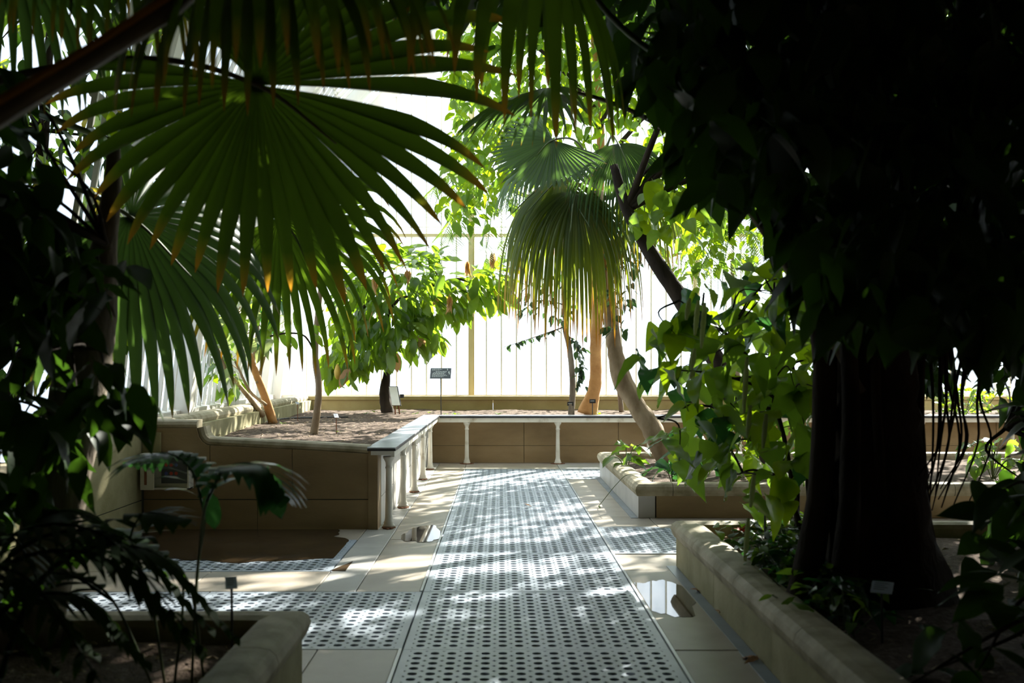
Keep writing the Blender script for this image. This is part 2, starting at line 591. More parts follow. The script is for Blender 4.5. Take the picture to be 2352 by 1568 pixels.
def crown(parent, pts, sizes, shape, mat, n_obj=280, droop=0.6, wide=1.0, centre=None, spread=1.0, mats=None, stuff_name='foliage'):
    """the first n_obj leaves are parts, the rest one piece of foliage"""
    pts = sorted(pts, key=lambda p: p.y) if len(pts) > n_obj else pts
    items = {}
    for i, p in enumerate(pts):
        ow = None
        if centre is not None:
            ow = (Vector(p) - Vector(centre))
            ow = ow.normalized() if ow.length > 0 else None
        d, n = leaf_dir(droop, ow, spread)
        s = random.uniform(*sizes)
        mt = mat if not mats else random.choices(mats[0], mats[1])[0]
        if i < n_obj:
            put_leaf(parent, p, d, n, s, shape, mt, wide)
        else:
            items.setdefault(mt, []).append((p, d, n, s, shape, wide))
    for mt, it in items.items():
        foliage_stuff(parent, it, mt, stuff_name)


def twigs(parent, starts, pts, k, r=0.012, mat='bark_dark', name='branch'):
    """thin branches from given points to some of the leaf points"""
    for q in random.sample(list(pts), min(k, len(pts))):
        s_ = min(starts, key=lambda a: (Vector(a) - q).length)
        s_ = Vector(s_)
        mid = (s_ + q) / 2 + Vector((random.gauss(0, .06), random.gauss(0, .06), random.uniform(0, .18)))
        sp = spline([s_, mid, q], 5)
        MB().tube(sp, lerpr([r * 1.6, r, r * 0.4], len(sp)), 6).build(name, mat, parent, True)


# ------------------------------------------------------------------ palm leaves
def fan_blade(parent, hub, u, nrm, R, mat, nseg=44, span=160, fused=0.62, droop=0.5, cone=0.12, pleat=0.012,
              gaps=(), jit=0.06, name='leaf_blade', nst=13, slump=0.0, asym=0.0):
    hub = Vector(hub)
    u = Vector(u).normalized()
    n = Vector(nrm); n = (n - u * n.dot(u)).normalized()
    v = n.cross(u)
    mb = MB()
    dth = math.radians(span) * 2 / nseg
    for i in range(nseg):
        a = -math.radians(span) + (i + 0.5) * dth
        sh = 0.0
        for ga, gw in gaps:
            if a > math.radians(ga):
                sh += math.radians(gw)
        a2 = a + sh
        rr = R * (1 - 0.22 * (abs(a) / math.pi) ** 2) * (1 + random.uniform(-jit, jit)) * (1 + asym * math.sin(a))
        fz = fused * random.uniform(0.94, 1.05)
        kd = droop * random.uniform(0.75, 1.25)

        def ray(ang):
            return (u * math.cos(ang) + v * math.sin(ang) + n * (-cone)).normalized()
        d = ray(a2)
        side = (v * math.cos(a2) - u * math.sin(a2)).normalized()
        pos = hub.copy()
        vs = []; ts = []
        ds = 1.0 / (nst - 1)
        w_f = rr * fz * math.tan(dth / 2)
        tw = random.gauss(0, 0.25)
        for k in range(nst):
            t = k * ds
            if t <= fz:
                w = max(0.004, rr * t * math.tan(dth / 2) * 1.02)
                pl = pleat * min(1, t * 4)
            else:
                q = (t - fz) / (1 - fz)
                w = w_f * (1 - q) ** 0.6 * 0.97 + 0.001
                pl = pleat * (1 - q)
            nn = d.cross(side).normalized()
            sd = side
            if t > fz:
                q = (t - fz) / (1 - fz)
                sd = (side * math.cos(tw * q) + nn * math.sin(tw * q)).normalized()
            vs += [pos - sd * w - nn * pl, pos + nn * pl, pos + sd * w - nn * pl]
            ts += [t] * 3
            bend = slump * ds + kd * ds * (0.25 + (3.2 * max(0.0, t - fz * 0.75)) * 2.0)
            d = (d + Vector((0, 0, -1)) * bend).normalized()
            side = (side - d * side.dot(d)).normalized()
            pos = pos + d * (rr * ds)
        fs = []
        for k in range(nst - 1):
            b_ = k * 3
            fs += [(b_, b_ + 3, b_ + 4, b_ + 1), (b_ + 1, b_ + 4, b_ + 5, b_ + 2)]
        mb.add(vs, fs, ts)
    return mb.build(name, mat, parent, True)


def pinnate(parent, pts, L, mat, n=34, droop=0.35, width=0.022, name='frond', ang=55, rmat='stem_green', rr=0.008):
    """feather leaf: rachis through pts, leaflets of length L on both sides"""
    sp = spline(pts, 10)
    fr = MB()
    m_ = len(sp)
    for i in range(n):
        t = 0.12 + 0.88 * i / (n - 1)
        k = min(m_ - 2, int(t * (m_ - 1)))
        p = sp[k].lerp(sp[k + 1], t * (m_ - 1) - k)
        ax = (sp[k + 1] - sp[k]).normalized()
        side = ax.cross(Vector((0, 0, 1)))
        if side.length < 0.1:
            side = Vector((1, 0, 0))
        side.normalize()
        ln = L * math.sin(math.pi * (0.18 + 0.74 * (i / (n - 1)))) * random.uniform(.9, 1.1)
        for sg in (-1, 1):
            d = (side * sg * math.sin(math.radians(ang)) + ax * math.cos(math.radians(ang))).normalized()
            w = d.cross(Vector((0, 0, 1)))
            w = (w if w.length > .05 else ax).normalized()
            pos = p - d * .006; vs = []
            for q in range(5):
                tt = q / 4
                ww = width * (0.4, 1, 0.95, 0.6, 0.05)[q]
                vs += [pos - w * ww, pos + w * ww]
                d = (d + Vector((0, 0, -droop * 0.5 * (tt + .2)))).normalized()
                pos = pos + d * ln / 4
            fr.add(vs, [(2 * q, 2 * q + 1, 2 * q + 3, 2 * q + 2) for q in range(4)])
    fr.tube(sp, lerpr([rr * 1.5, rr, rr * .3], len(sp)), 6)
    o = fr.build(name, mat, parent, True)
    return o


def ground(px_, py_):
    Y = CH * F / (py_ - VY)
    return (px_ - VX) * Y / F, Y


GAPS = [(ground(x, y), r) for x, y, r in ((920, 1290, .55), (1000, 1320, .35), (1180, 1310, .34), (1390, 1285, .22), (1395, 1370, .24), (1480, 1235, .3), (1640, 1275, .22), (1130, 1095, .4), (1350, 1090, .35),
                                          (870, 1232, .35), (1590, 1455, .16), (1650, 1470, .14), (640, 1338, .35), (560, 1290, .3), (740, 1440, .22), (950, 1110, .25), (420, 1330, .3), (800, 1420, .2), (600, 1500, .2), (1720, 1330, .2))]
HIGH_GAPS = [((1.55, 7.1), .38), ((2.0, 7.3), .35), ((1.9, 6.6), .25)]
BED_GAPS = [((2.3, 12.2), .5), ((1.9, 7.2), .4), ((-2.3, 12.3), .9), ((-2.6, 14.4), 1.1), ((-3.0, 16.4), 1.0), ((-1.2, 12.6), .6), ((-1.2, 14.8), .5), ((-1.3, 11.0), .4)]


def in_gap(p, z=0.0):  # leaves left out here so sun lands on chosen floor and bed patches
    for gz, lst in ((z, GAPS), (.8, BED_GAPS), (1.9, HIGH_GAPS)):
        q = p - SUN_TO * ((p.z - gz) / SUN_TO.z)
        if any((q.x - c[0]) ** 2 + (q.y - c[1]) ** 2 < r_ * r_ for c, r_ in lst):
            return True
    return False


# ================================================================== SETTING
def structure(o):
    o['kind'] = 'structure'
    return o


XL, XR = -0.562, 0.976            # edges of the grating path
ROW0, ROWD = 5.72, 1.4975         # first grating joint and pitch
Y_BACK = 21.6                     # glazed end wall
X_RIGHT = 12.2


def xglass(Y):                    # foot of the left glass wall
    return -4.05 - (Y - 10.0) * 0.08


def xkerb(Y):
    return -3.62 - (Y - 10.0) * 0.05


floor = structure(MB().box(-5.3, 12.4, -4.2, 22.2, -0.34, -0.24).build('floor', 'pit'))

# ---- stone slabs of the floor
slab_list = []


def slab(x0, x1, y0, y1, mat='stone_floor'):
    g = 0.003
    MB().box(x0 + g, x1 - g, y0 + g, y1 - g, -0.24, random.uniform(-0.0015, 0.0015), 0.004).build('slab', mat, floor)


# strip between left bench and path
ys = [3.0, 5.72]
slab(-1.05, XL - 0.02, 1.5, 5.72)
for a, b_ in ((7.217, 9.44), (9.44, 10.96), (10.96, 12.5), (12.5, 14.1), (14.1, 15.6), (15.6, 17.35)):
    slab(-1.05, XL - 0.02, a, b_)
for a, b_ in ((7.217, 9.0), (9.0, 10.3), (10.3, 11.9), (11.9, 13.4), (13.4, 15.0), (15.0, 17.35)):
    slab(-1.35, -1.05, a, b_, 'stone_pale')
for a, b_ in ((-2.3, -1.35), (-3.3, -2.3), (-4.0, -3.3)):
    slab(a, b_, 7.217, 7.93)
    slab(a, b_, 9.43, 10.15)
slab(-4.0, -2.9, 7.93, 9.43)
# right strip
for a, b_ in ((1.5, 4.0), (4.0, 5.7), (5.7, 7.3), (7.3, 8.0), (8.0, 8.665)):
    slab(XR + 0.02, 1.62, a, b_)
for a, b_ in ((10.14, 10.9), (10.9, 12.4), (12.4, 13.6), (13.6, 14.68)):
    slab(XR + 0.02, 1.62, a, b_)
for k in range(6):
    slab(1.62 + k * 1.4, 3.02 + k * 1.4, 8.05, 8.665)
    slab(1.62 + k * 1.4, 3.02 + k * 1.4, 10.14, 10.9)
for k in range(8):                 # dark strip before the end bench
    slab(XL - 0.02 + k * 1.55, XL - 0.02 + (k + 1) * 1.55, 16.21, 17.35, 'stone_pale' if k % 3 == 1 else 'stone_floor')
slab(-4.0, -1.05, 1.5, 5.72)

# ---- cast iron gratings with real holes
CELLS = 15


def grate_mesh(w, d):
    mb = MB()
    bx, by = 0.042, 0.030
    cx = (w - 2 * bx) / CELLS
    cy = (d - 2 * by) / CELLS
    dd, cc = 0.165, 0.062
    ring = []
    for q in range(4):                       # corners, counter-clockwise from +x +y
        sx, sy = ((1, 1), (-1, 1), (-1, -1), (1, -1))[q]
        tri = [(.5 * sx, (.5 - dd) * sy), ((.5 - cc) * sx, (.5 - cc) * sy), ((.5 - dd) * sx, .5 * sy)]
        if sx * sy < 0:
            tri.reverse()
        side = ((.5, 0), (0, .5), (-.5, 0), (0, -.5))[q]
        ring += [side] + tri
    ring_a = [math.atan2(y, x) for x, y in ring]
    rad = 0.275
    for i in range(CELLS):
        for j in range(CELLS):
            ox = -w / 2 + bx + (i + .5) * cx
            oy = -d / 2 + by + (j + .5) * cy
            top = [(ox + x * cx, oy + y * cy, 0) for x, y in ring]
            cir = [(ox + rad * math.cos(a) * cx, oy + rad * math.sin(a) * cy, 0) for a in ring_a]
            low = [(x, y, -0.018) for x, y, z in cir]
            clow = [(top[k][0], top[k][1], -0.018) for k in range(16)]
            fs = []
            for k in range(16):
                k2 = (k + 1) % 16
                fs += [(k, k2, 16 + k2, 16 + k), (16 + k, 16 + k2, 32 + k2, 32 + k)]
                if k % 4 in (1, 2):
                    fs.append((k2, k, 48 + k, 48 + k2))
            mb.add(top + cir + low + clow, fs)
    x0, x1, y0, y1 = -w / 2, w / 2, -d / 2, d / 2
    mb.box(x0, x1, y0, y0 + by, -0.03, 0)
    mb.box(x0, x1, y1 - by, y1, -0.03, 0)
    mb.box(x0, x0 + bx, y0 + by, y1 - by, -0.03, 0)
    mb.box(x1 - bx, x1, y0 + by, y1 - by, -0.03, 0)
    return mb.mesh('grate_panel', 'iron_grate')


PW = XR - XL
gm = grate_mesh(PW - 0.012, ROWD - 0.010)


def grate(cx, cy):
    o = link('grate_panel', gm, floor)
    o.location = (cx, cy, random.uniform(-0.002, 0.001))
    o.rotation_euler = (random.uniform(-.0008, .0008), random.uniform(-.0008, .0008), 0)


PCX = (XL + XR) / 2
for k in range(-2, 7):
    grate(PCX, ROW0 + (k + .5) * ROWD)
for j in (1, 2):                              # left arm
    grate(PCX - j * PW, ROW0 + .5 * ROWD)
for j in (1, 2, 3):                           # right arm
    grate(PCX + j * PW, ROW0 + 2.5 * ROWD)
for j in (1, 2):                              # far right arm
    grate(PCX + j * PW, ROW0 + 6.5 * ROWD)
grate(-1.35 - PW / 2, 8.68)                   # wet one before the raised bed
# bright edging strips of the path
for x in (XL - 0.011, XR + 0.011):
    for k in range(6):
        y0 = 1.5 + k * 2.5
        if k == 5:
            y0, y1 = 14.0, 16.2
        else:
            y1 = y0 + 2.495
        for (a, b_) in ([(y0, y1)] if x > 0 else [(y0, min(y1, ROW0)), (max(y0, ROW0 + ROWD), y1)]):
            if b_ - a > 0.05:
                MB().box(x - 0.009, x + 0.009, a, b_, -0.2, 0.006).build('edging_strip', 'edge_metal', floor)
MB().box(1.36, 1.435, 1.5, 8.15, -0.2, 0.004).build('gutter_strip', 'gutter_metal', floor)
MB().box(1.42, 1.495, 10.8, 15.0, -0.2, 0.004).build('gutter_strip', 'gutter_metal', floor)

# ------------------------------------------------------------------ glass house
PROF = [(0, 1.02), (.17, 2.5), (.42, 4.0), (.68, 5.0), (1.1, 5.95), (1.65, 6.8), (2.4, 7.6), (3.4, 8.25), (4.6, 8.7), (6.2, 9.0), (8.2, 9.1),
        (10.2, 9.0), (11.8, 8.7), (13.0, 8.25), (14.0, 7.6), (14.7, 6.8), (15.25, 5.95), (15.7, 5.0), (15.95, 4.0), (16.2, 2.5), (16.35, 1.02)]
Y_V0 = 8.6
roof = structure(MB().box(-5.1, -4.95, Y_V0, Y_V0 + 0.02, 0.9, 1.0).build('trim_1', 'frame_paint'))


def prof_tube(hw, hd, prof, Yo=0.0):
    """bar of half width hw along y and depth hd inwards, following the curve of the house"""
    mb = MB()
    n = len(prof)
    vs = []
    for i, (x, z) in enumerate(prof):
        x0, z0 = prof[max(0, i - 1)]; x1, z1 = prof[min(n - 1, i + 1)]
        t = Vector((x1 - x0, 0, z1 - z0)).normalized()
        inn = Vector((t.z, 0, -t.x))
        for a, b_ in ((-hw, 0), (hw, 0), (hw, hd), (-hw, hd)):
            vs.append((x + inn.x * b_, Yo + a, z + inn.z * b_))
    fs = []
    for i in range(n - 1):
        for k in range(4):
            k2 = (k + 1) % 4
            fs.append((i * 4 + k, i * 4 + k2, i * 4 + 4 + k2, i * 4 + 4 + k))
    fs += [(3, 2, 1, 0), tuple((n - 1) * 4 + k for k in range(4))]
    mb.add(vs, fs)
    return mb


vault = structure(MB().box(-5.15, -5.1, 8.6, 21.6, 0.85, 1.02).build('ceiling', 'frame_paint'))
BAY = 0.325
NB = 40
bar_me = prof_tube(0.016, 0.05, PROF).mesh('glazing_bar', 'frame_paint')
rib_me = prof_tube(0.10, 0.22, PROF).mesh('rib', 'frame_paint')


def strip_mesh(prof):
    sl = -0.08 * BAY
    vs = []
    for x, z in prof:
        vs += [(x, 0, z), (x + sl, BAY, z)]
    fs = [(2 * i, 2 * i + 1, 2 * i + 3, 2 * i + 2) for i in range(len(prof) - 1)]
    mb = MB(); mb.add(vs, fs)
    return mb.mesh('pane', 'glass', smooth=True)


pane_me = [strip_mesh(PROF[0:3]), strip_mesh(PROF[2:7]), strip_mesh(PROF[6:11]), strip_mesh(PROF[10:15]), strip_mesh(PROF[14:19]), strip_mesh(PROF[18:21])]
for i in range(NB + 1):
    y = Y_V0 + i * BAY
    x = xglass(y)
    o = link('rib' if i % 10 == 4 else 'glazing_bar', rib_me if i % 10 == 4 else bar_me, vault)
    o.location = (x, y, 0)
    if i < NB:
        for me in pane_me:
            p = link('pane', me, vault)
            p.location = (x, y, 0)
# horizontal purlins along the left glass
for k in (2, 5, 9, 11, 15):
    px_, pz_ = PROF[k]
    pth = [(xglass(y) + px_, y, pz_) for y in (Y_V0, Y_BACK)]
    MB().tube(pth, 0.04, 8).build('purlin', 'frame_paint', vault, True)
# sill of the left glass
w = MB()
w.sweep([(-.08, -.2), (.10, -.2), (.10, .06), (-.08, .10)], [(xglass(Y_V0), Y_V0, 1.02), (xglass(Y_BACK), Y_BACK, 1.02)])
structure(w.build('trim_2', 'frame_paint'))


def roof_z(x):                     # vault height over the end wall
    xb = x - xglass(Y_BACK)
    xs = [p[0] for p in PROF]; zs = [p[1] for p in PROF]
    return float(np.interp(xb, xs, zs))


endw = structure(MB().box(xglass(Y_BACK), X_RIGHT, Y_BACK - .06, Y_BACK + .10, 0.9, 1.08).build('window_1', 'frame_paint'))
TR_Z = CH + (VY - 541) * Y_BACK / F
X0 = xglass(Y_BACK)
xb0 = (1083 - VX) * Y_BACK / F      # a thick mullion stands here
nb = int((xb0 - X0) / 0.3245)
xs_bars = [xb0 + k * 0.3245 for k in range(-nb, int((X_RIGHT - xb0) / .3245))]
for k, x in enumerate(xs_bars):
    kk = k - nb
    thick = (kk % 15 == 0)
    zt = roof_z(x)
    if thick:
        mb = MB().box(x - .065, x + .065, Y_BACK - .07, Y_BACK + .06, 1.08, zt)
        mb.box(x - .03, x + .03, Y_BACK - .10, Y_BACK - .07, 1.08, zt)
        mb.build('mullion', 'transom_paint', endw)
    else:
        MB().box(x - .0135, x + .0135, Y_BACK - .03, Y_BACK + .03, 1.08, zt).build('glazing_bar', 'frame_paint', endw)
    if k < len(xs_bars) - 1:
        x2 = xs_bars[k + 1]
        zt2 = roof_z(x2)
        zsplit = [1.08, 2.7, TR_Z]
        for a, b_ in zip(zsplit[:-1], zsplit[1:]):
            mb = MB(); mb.add([(x, Y_BACK, a), (x2, Y_BACK, a), (x2, Y_BACK, min(b_, zt2)), (x, Y_BACK, min(b_, zt))], [(0, 1, 2, 3)])
            mb.build('pane', 'glass', endw)
        if min(zt, zt2) > TR_Z:
            mb = MB(); mb.add([(x, Y_BACK, TR_Z), (x2, Y_BACK, TR_Z), (x2, Y_BACK, zt2), (x, Y_BACK, zt)], [(0, 1, 2, 3)])
            mb.build('pane', 'glass', endw)
MB().box(X0 + .4, X_RIGHT - .5, Y_BACK - .06, Y_BACK + .05, TR_Z - .03, TR_Z + .035).build('transom', 'transom_paint', endw)
MB().tube([(X0 + .5, Y_BACK - .1, TR_Z + .17), (X_RIGHT - .5, Y_BACK - .1, TR_Z + .17)], 0.008, 6).build('tie_wire', 'frame_paint', endw)
# corner post, leaning with the curve
prof_tube(0.09, 0.24, PROF[:11], 0).build('corner_post', 'frame_paint', vault).location = (xglass(Y_BACK - .1), Y_BACK - .1, 0)

# opaque roof and walls added over and behind the viewer to darken the foreground
structure(MB().box(-5.6, -5.4, -4.2, 8.7, -0.24, 6.4).build('wall_added_left', 'dark_wall'))
structure(MB().box(X_RIGHT, X_RIGHT + .2, -4.2, 21.8, -0.24, 1.05).build('wall_right', 'dark_wall'))
structure(MB().box(X_RIGHT + .2, X_RIGHT + .4, -4.2, 8.7, -0.24, 6.4).build('wall_added_east', 'dark_wall'))
structure(MB().box(-5.6, X_RIGHT + .4, -4.4, -4.2, -0.24, 6.4).build('wall_added_rear', 'dark_wall'))
structure(MB().box(-5.6, X_RIGHT + .4, -4.4, 8.5, 6.2, 6.4).build('ceiling_added_shade', 'dark_wall'))
structure(MB().box(-5.6, X_RIGHT + .4, 8.4, 8.58, 6.2, 9.3).build('wall_added_gable', 'dark_wall'))

# ------------------------------------------------------------------ beds
COP = [(-.10, -.03), (.105, -.03), (.12, 0), (.13, .035), (.118, .072), (.09, .098), (.04, .108), (-.04, .108), (-.09, .095), (-.10, .06)]


def coping(parent, path, z, L=1.25, mat='coping', flip=False):
    """coping stones along a polyline in plan; the nose is to the right of travel"""
    path = [Vector((p[0], p[1], z)) for p in path]
    # cut into stones, keep the corner inside one stone
    total = [0.0]
    for a, b_ in zip(path[:-1], path[1:]):
        total.append(total[-1] + (b_ - a).length)
    T = total[-1]
    n = max(1, round(T / L))

    def at(s):
        for i in range(len(path) - 1):
            if s <= total[i + 1] + 1e-9:
                return path[i].lerp(path[i + 1], (s - total[i]) / (total[i + 1] - total[i]))
        return path[-1]
    cuts = [T * i / n for i in range(n + 1)]
    for c in total[1:-1]:
        for i in range(1, n):
            if abs(cuts[i] - c) < 0.12:
                cuts[i] += 0.25
    for a, b_ in zip(cuts[:-1], cuts[1:]):
        g = 0.003
        pp = [at(a + g)] + [path[i] for i in range(1, len(path) - 1) if a < total[i] < b_] + [at(b_ - g)]
        MB().sweep(COP, pp).build('coping_stone', mat, parent)


def wall_run(parent, p0, p1, z0, z1, th, L=1.5, mat='stone_tan', courses=(), name='wall_stone'):
    """blocks along p0->p1 (plan); face on the right of travel; th goes to the left"""
    p0 = Vector((p0[0], p0[1], 0)); p1 = Vector((p1[0], p1[1], 0))
    d = p1 - p0
    ln = d.length; d.normalize()
    lf = Vector((-d.y, d.x, 0))
    zs = [z0] + list(courses) + [z1]
    n = max(1, round(ln / L))
    for za, zb in zip(zs[:-1], zs[1:]):
        for i in range(n):
            a = p0 + d * (ln * i / n + .004); b_ = p0 + d * (ln * (i + 1) / n - .004)
            of = random.uniform(0, .003)
            q = [a - lf * of, b_ - lf * of, b_ + lf * th, a + lf * th]
            MB().flat([(v.x, v.y) for v in q], za + .003, zb - .004).build(name, mat, parent)


def soil_patch(name, poly, z, label, n=22, amp=0.03, parent=None):
    """ground with lumps; poly is a 4-corner plan"""
    a, b_, c, d = [Vector((p[0], p[1], 0)) for p in poly]
    vs = []; fs = []
    m_ = n
    for i in range(n + 1):
        for j in range(m_ + 1):
            p = a.lerp(b_, i / n).lerp(d.lerp(c, i / n), j / m_)
            h = amp * (math.sin(p.x * 3.1 + p.y * 1.3) * .5 + math.sin(p.y * 4.7 - p.x * 2.2) * .3) + random.gauss(0, amp * .35)
            if i in (0, n) or j in (0, m_):
                h = -0.02
            vs.append((p.x, p.y, z + h))
    k = len(vs)
    for i in range(n):
        for j in range(m_):
            q = i * (m_ + 1) + j
            fs.append((q, q + m_ + 1, q + m_ + 2, q + 1))
    mb = MB(); mb.add(vs, fs)
    o = mb.build(name, 'soil', parent, True)
    return tag(o, label, None, None, 'stuff')


LOW = 0.262      # top of low bed walls, below the coping
SOIL_L = 0.27
# right near bed
b2 = thing('planter_bed', (1.44, 8.15, 0), 'low stone planter bed along the near right side of the path', 'planter')
wall_run(b2, (1.44, 8.15), (1.44, 1.0), 0, LOW, .18, 1.3, 'stone_moss')
wall_run(b2, (9.5, 8.15), (1.63, 8.15), 0, LOW, .18, 1.3, 'stone_moss')
coping(b2, [(9.5, 8.06), (1.53, 8.06), (1.53, 1.0)], LOW + .01, 1.25)
s2 = soil_patch('soil', [(1.6, 1.0), (9.4, 1.0), (9.4, 8.0), (1.6, 8.0)], SOIL_L, 'dark moist soil filling the near right planter bed', 40, .03, b2)
# right far bed
b1 = thing('planter_bed', (1.5, 10.8, 0), 'low stone planter bed beyond the right cross path', 'planter')
wall_run(b1, (1.5, 15.0), (1.5, 10.8), 0, LOW, .18, 1.4, 'stone_pale')
wall_run(b1, (1.69, 10.8), (9.5, 10.8), 0, LOW, .18, 1.9, 'stone_tan')
wall_run(b1, (9.5, 15.0), (1.69, 15.0), 0, LOW, .18, 1.9, 'stone_tan')
coping(b1, [(9.5, 14.91), (1.59, 14.91), (1.59, 10.89), (9.5, 10.89)], LOW + .01, 1.5)
s1 = soil_patch('soil', [(1.66, 10.95), (9.4, 10.95), (9.4, 14.85), (1.66, 14.85)], SOIL_L, 'brown soil in the planter bed beyond the right cross path', 30, .03, b1)
# left near bed
b3 = thing('planter_bed', (-1.015, 5.1, 0), 'low stone planter bed in the bottom left foreground', 'planter')
wall_run(b3, (-1.015, 1.0), (-1.015, 5.1), 0, LOW, .18, 1.3, 'stone_moss')
wall_run(b3, (-1.2, 5.1), (-5.0, 5.1), 0, LOW, .18, 1.3, 'stone_moss')
coping(b3, [(-1.105, 1.0), (-1.105, 5.01), (-5.0, 5.01)], LOW + .01, 1.1)
s3 = soil_patch('soil', [(-5.0, 1.0), (-1.2, 1.0), (-1.2, 4.95), (-5.0, 4.95)], SOIL_L - .02, 'dark soil with bark chips in the foreground left bed', 34, .03, b3)

def chips(parent, x0, x1, y0, y1, z, n, sz):
    mb = MB()
    for k in range(n):
        c = Vector((random.uniform(x0, x1), random.uniform(y0, y1), z + random.uniform(-.005, .02)))
        a = random.uniform(0, 6.28); l = sz * random.uniform(.5, 1.2); w = l * random.uniform(.25, .5); h = l * random.uniform(.08, .25)
        ax = Vector((math.cos(a), math.sin(a), random.uniform(-.3, .3))); bx = Vector((-math.sin(a), math.cos(a), 0))
        vs = [c - ax * l / 2 - bx * w / 2, c + ax * l / 2 - bx * w * .3, c + ax * l * .45 + bx * w / 2, c - ax * l * .4 + bx * w * .4, c + Vector((0, 0, h))]
        mb.add(vs, [(3, 2, 1, 0), (0, 1, 4), (1, 2, 4), (2, 3, 4), (3, 0, 4)])
    o = mb.build('bark_chips', 'bark_tan', parent)
    o['kind'] = 'stuff'


chips(b3, -3.6, -1.25, 2.6, 4.85, SOIL_L + .0, 520, .05)
chips(b2, 1.7, 4.0, 3.0, 7.9, SOIL_L + .01, 420, .05)

# raised bed: left wall, front wall with the swept corner, side wall below the bench, end wall below the bench
rb = thing('raised_bed', (-3.6, 10.0, 0), 'tall sandstone raised bed with swept corner around the far end', 'planter')
YF = 10.05
HC = [(-1.33, .76), (-1.8, .79), (-2.93, .845), (-2.97, .853), (-3.015, .885), (-3.045, .93), (-3.06, .985), (-3.068, 1.02), (-3.6, 1.02)]
# lower course
for a, b_ in ((-3.6, -2.45), (-2.45, -1.33)):
    MB().box(a + .003, b_ - .003, YF, YF + .2, 0, .295).build('wall_stone', 'stone_tan', rb)
# upper course stones follow the line of the coping
for a, b_ in ((-3.6, -2.93), (-2.93, -2.1), (-2.1, -1.33)):
    top = [(x, z) for x, z in HC if b_ - 1e-6 > x > a + 1e-6]
    za = float(np.interp(a, [p[0] for p in HC][::-1], [p[1] for p in HC][::-1]))
    zb = float(np.interp(b_, [p[0] for p in HC][::-1], [p[1] for p in HC][::-1]))
    poly = [(a + .003, 0.305), (b_ - .003, 0.305), (b_ - .003, zb)] + top + [(a + .003, za)]
    MB().prism(poly, YF + random.uniform(0, .003), YF + .2).build('wall_stone', 'stone_tan', rb)
CPF = [(-.12, -.02), (.05, -.02), (.07, .01), (.075, .035), (.06, .065), (.03, .08), (-.12, .08)]
pth = [(x, YF + .09, z) for x, z in HC]
for part in (pth[0:3], pth[2:8], pth[7:9]):
    MB().sweep([(-a, b_) for a, b_ in CPF][::-1], part, vertical=True).build('coping_stone', 'coping', rb)
# end pier beside the bench
MB().box(-1.33, -1.235, YF - .02, YF + .25, 0, .80).build('pier', 'stone_tan', rb)
# left wall coming towards the viewer, same swept corner
XW = -3.6
HL = [(10.0, 1.02), (9.52, 1.02), (9.50, .985), (9.46, .92), (9.40, .87), (9.32, .835), (9.22, .82), (5.2, .80)]
for a, b_ in ((8.6, 10.0), (7.2, 8.6), (5.3, 7.2)):
    MB().box(XW - .2, XW, a + .003, b_ - .003, 0, .295).build('wall_stone', 'stone_moss', rb)
    top = [(y, z) for y, z in HL if a + 1e-6 < y < b_ - 1e-6]
    yy = [p[0] for p in HL][::-1]; zz = [p[1] for p in HL][::-1]
    za = float(np.interp(a, yy, zz)); zb = float(np.interp(b_, yy, zz))
    poly = [(a + .003, 0.305), (b_ - .003, 0.305), (b_ - .003, zb)] + top + [(a + .003, za)]
    mb = MB()
    n = len(poly)
    mb.add([(XW - .2, y, z) for y, z in poly] + [(XW, y, z) for y, z in poly],
           [tuple(range(n - 1, -1, -1)), tuple(range(n, 2 * n))] + [(i, (i + 1) % n, (i + 1) % n + n, i + n) for i in range(n)])
    mb.build('wall_stone', 'stone_moss', rb)
pth = [(XW - .09, y, z) for y, z in HL]
for part in (pth[0:2], pth[1:7], pth[6:8]):
    MB().sweep([(-a, b_) for a, b_ in CPF], part, vertical=True).build('coping_stone', 'coping', rb)
# side wall below the left bench and end wall below the far bench
wall_run(rb, (-1.235, YF + .25), (-1.235, 17.3), 0, .74, .18, 1.5, 'stone_pale', (.30,), 'wall_stone')
wall_run(rb, (-1.23, 17.3), (11.9, 17.3), 0, .74, .18, 1.55, 'stone_tan', (.30,), 'wall_stone')
# backing behind the facing stones
for bx in ((-1.40, -1.25, YF + .23, 17.3, .0, .73), (-1.40, 11.9, 17.32, 17.47, 0, .735), (-3.79, -3.60, 9.99, YF + .21, 0, 1.03), (XW - .19, XW - .012, 5.35, 9.98, .0, .78), (-3.6, -1.34, YF + .012, YF + .19, 0, .74)):
    MB().box(*bx).build('backing', 'dark_wall', rb)
# kerbs behind
kp0, kp1 = (xkerb(10.0), 10.0), (xkerb(21.0), 21.0)
wall_run(rb, (xkerb(21.0), 21.0), kp0, .70, .98, .2, 1.8, 'stone_moss')
coping(rb, [kp0, kp1][::1], .985, 1.8)
wall_run(rb, (xkerb(21.0), 21.0), (11.9, 21.0), .74, .985, .2, 1.9, 'stone_ochre')
MB().box(xkerb(21.0), 11.9, 20.97, 21.25, .985, 1.06).build('coping_stone', 'stone_ochre', rb)
tag(MB().box(xkerb(21.) + .05, 11.9, 21.06, 21.2, .5, .74).build('footing', 'dark_wall', rb))
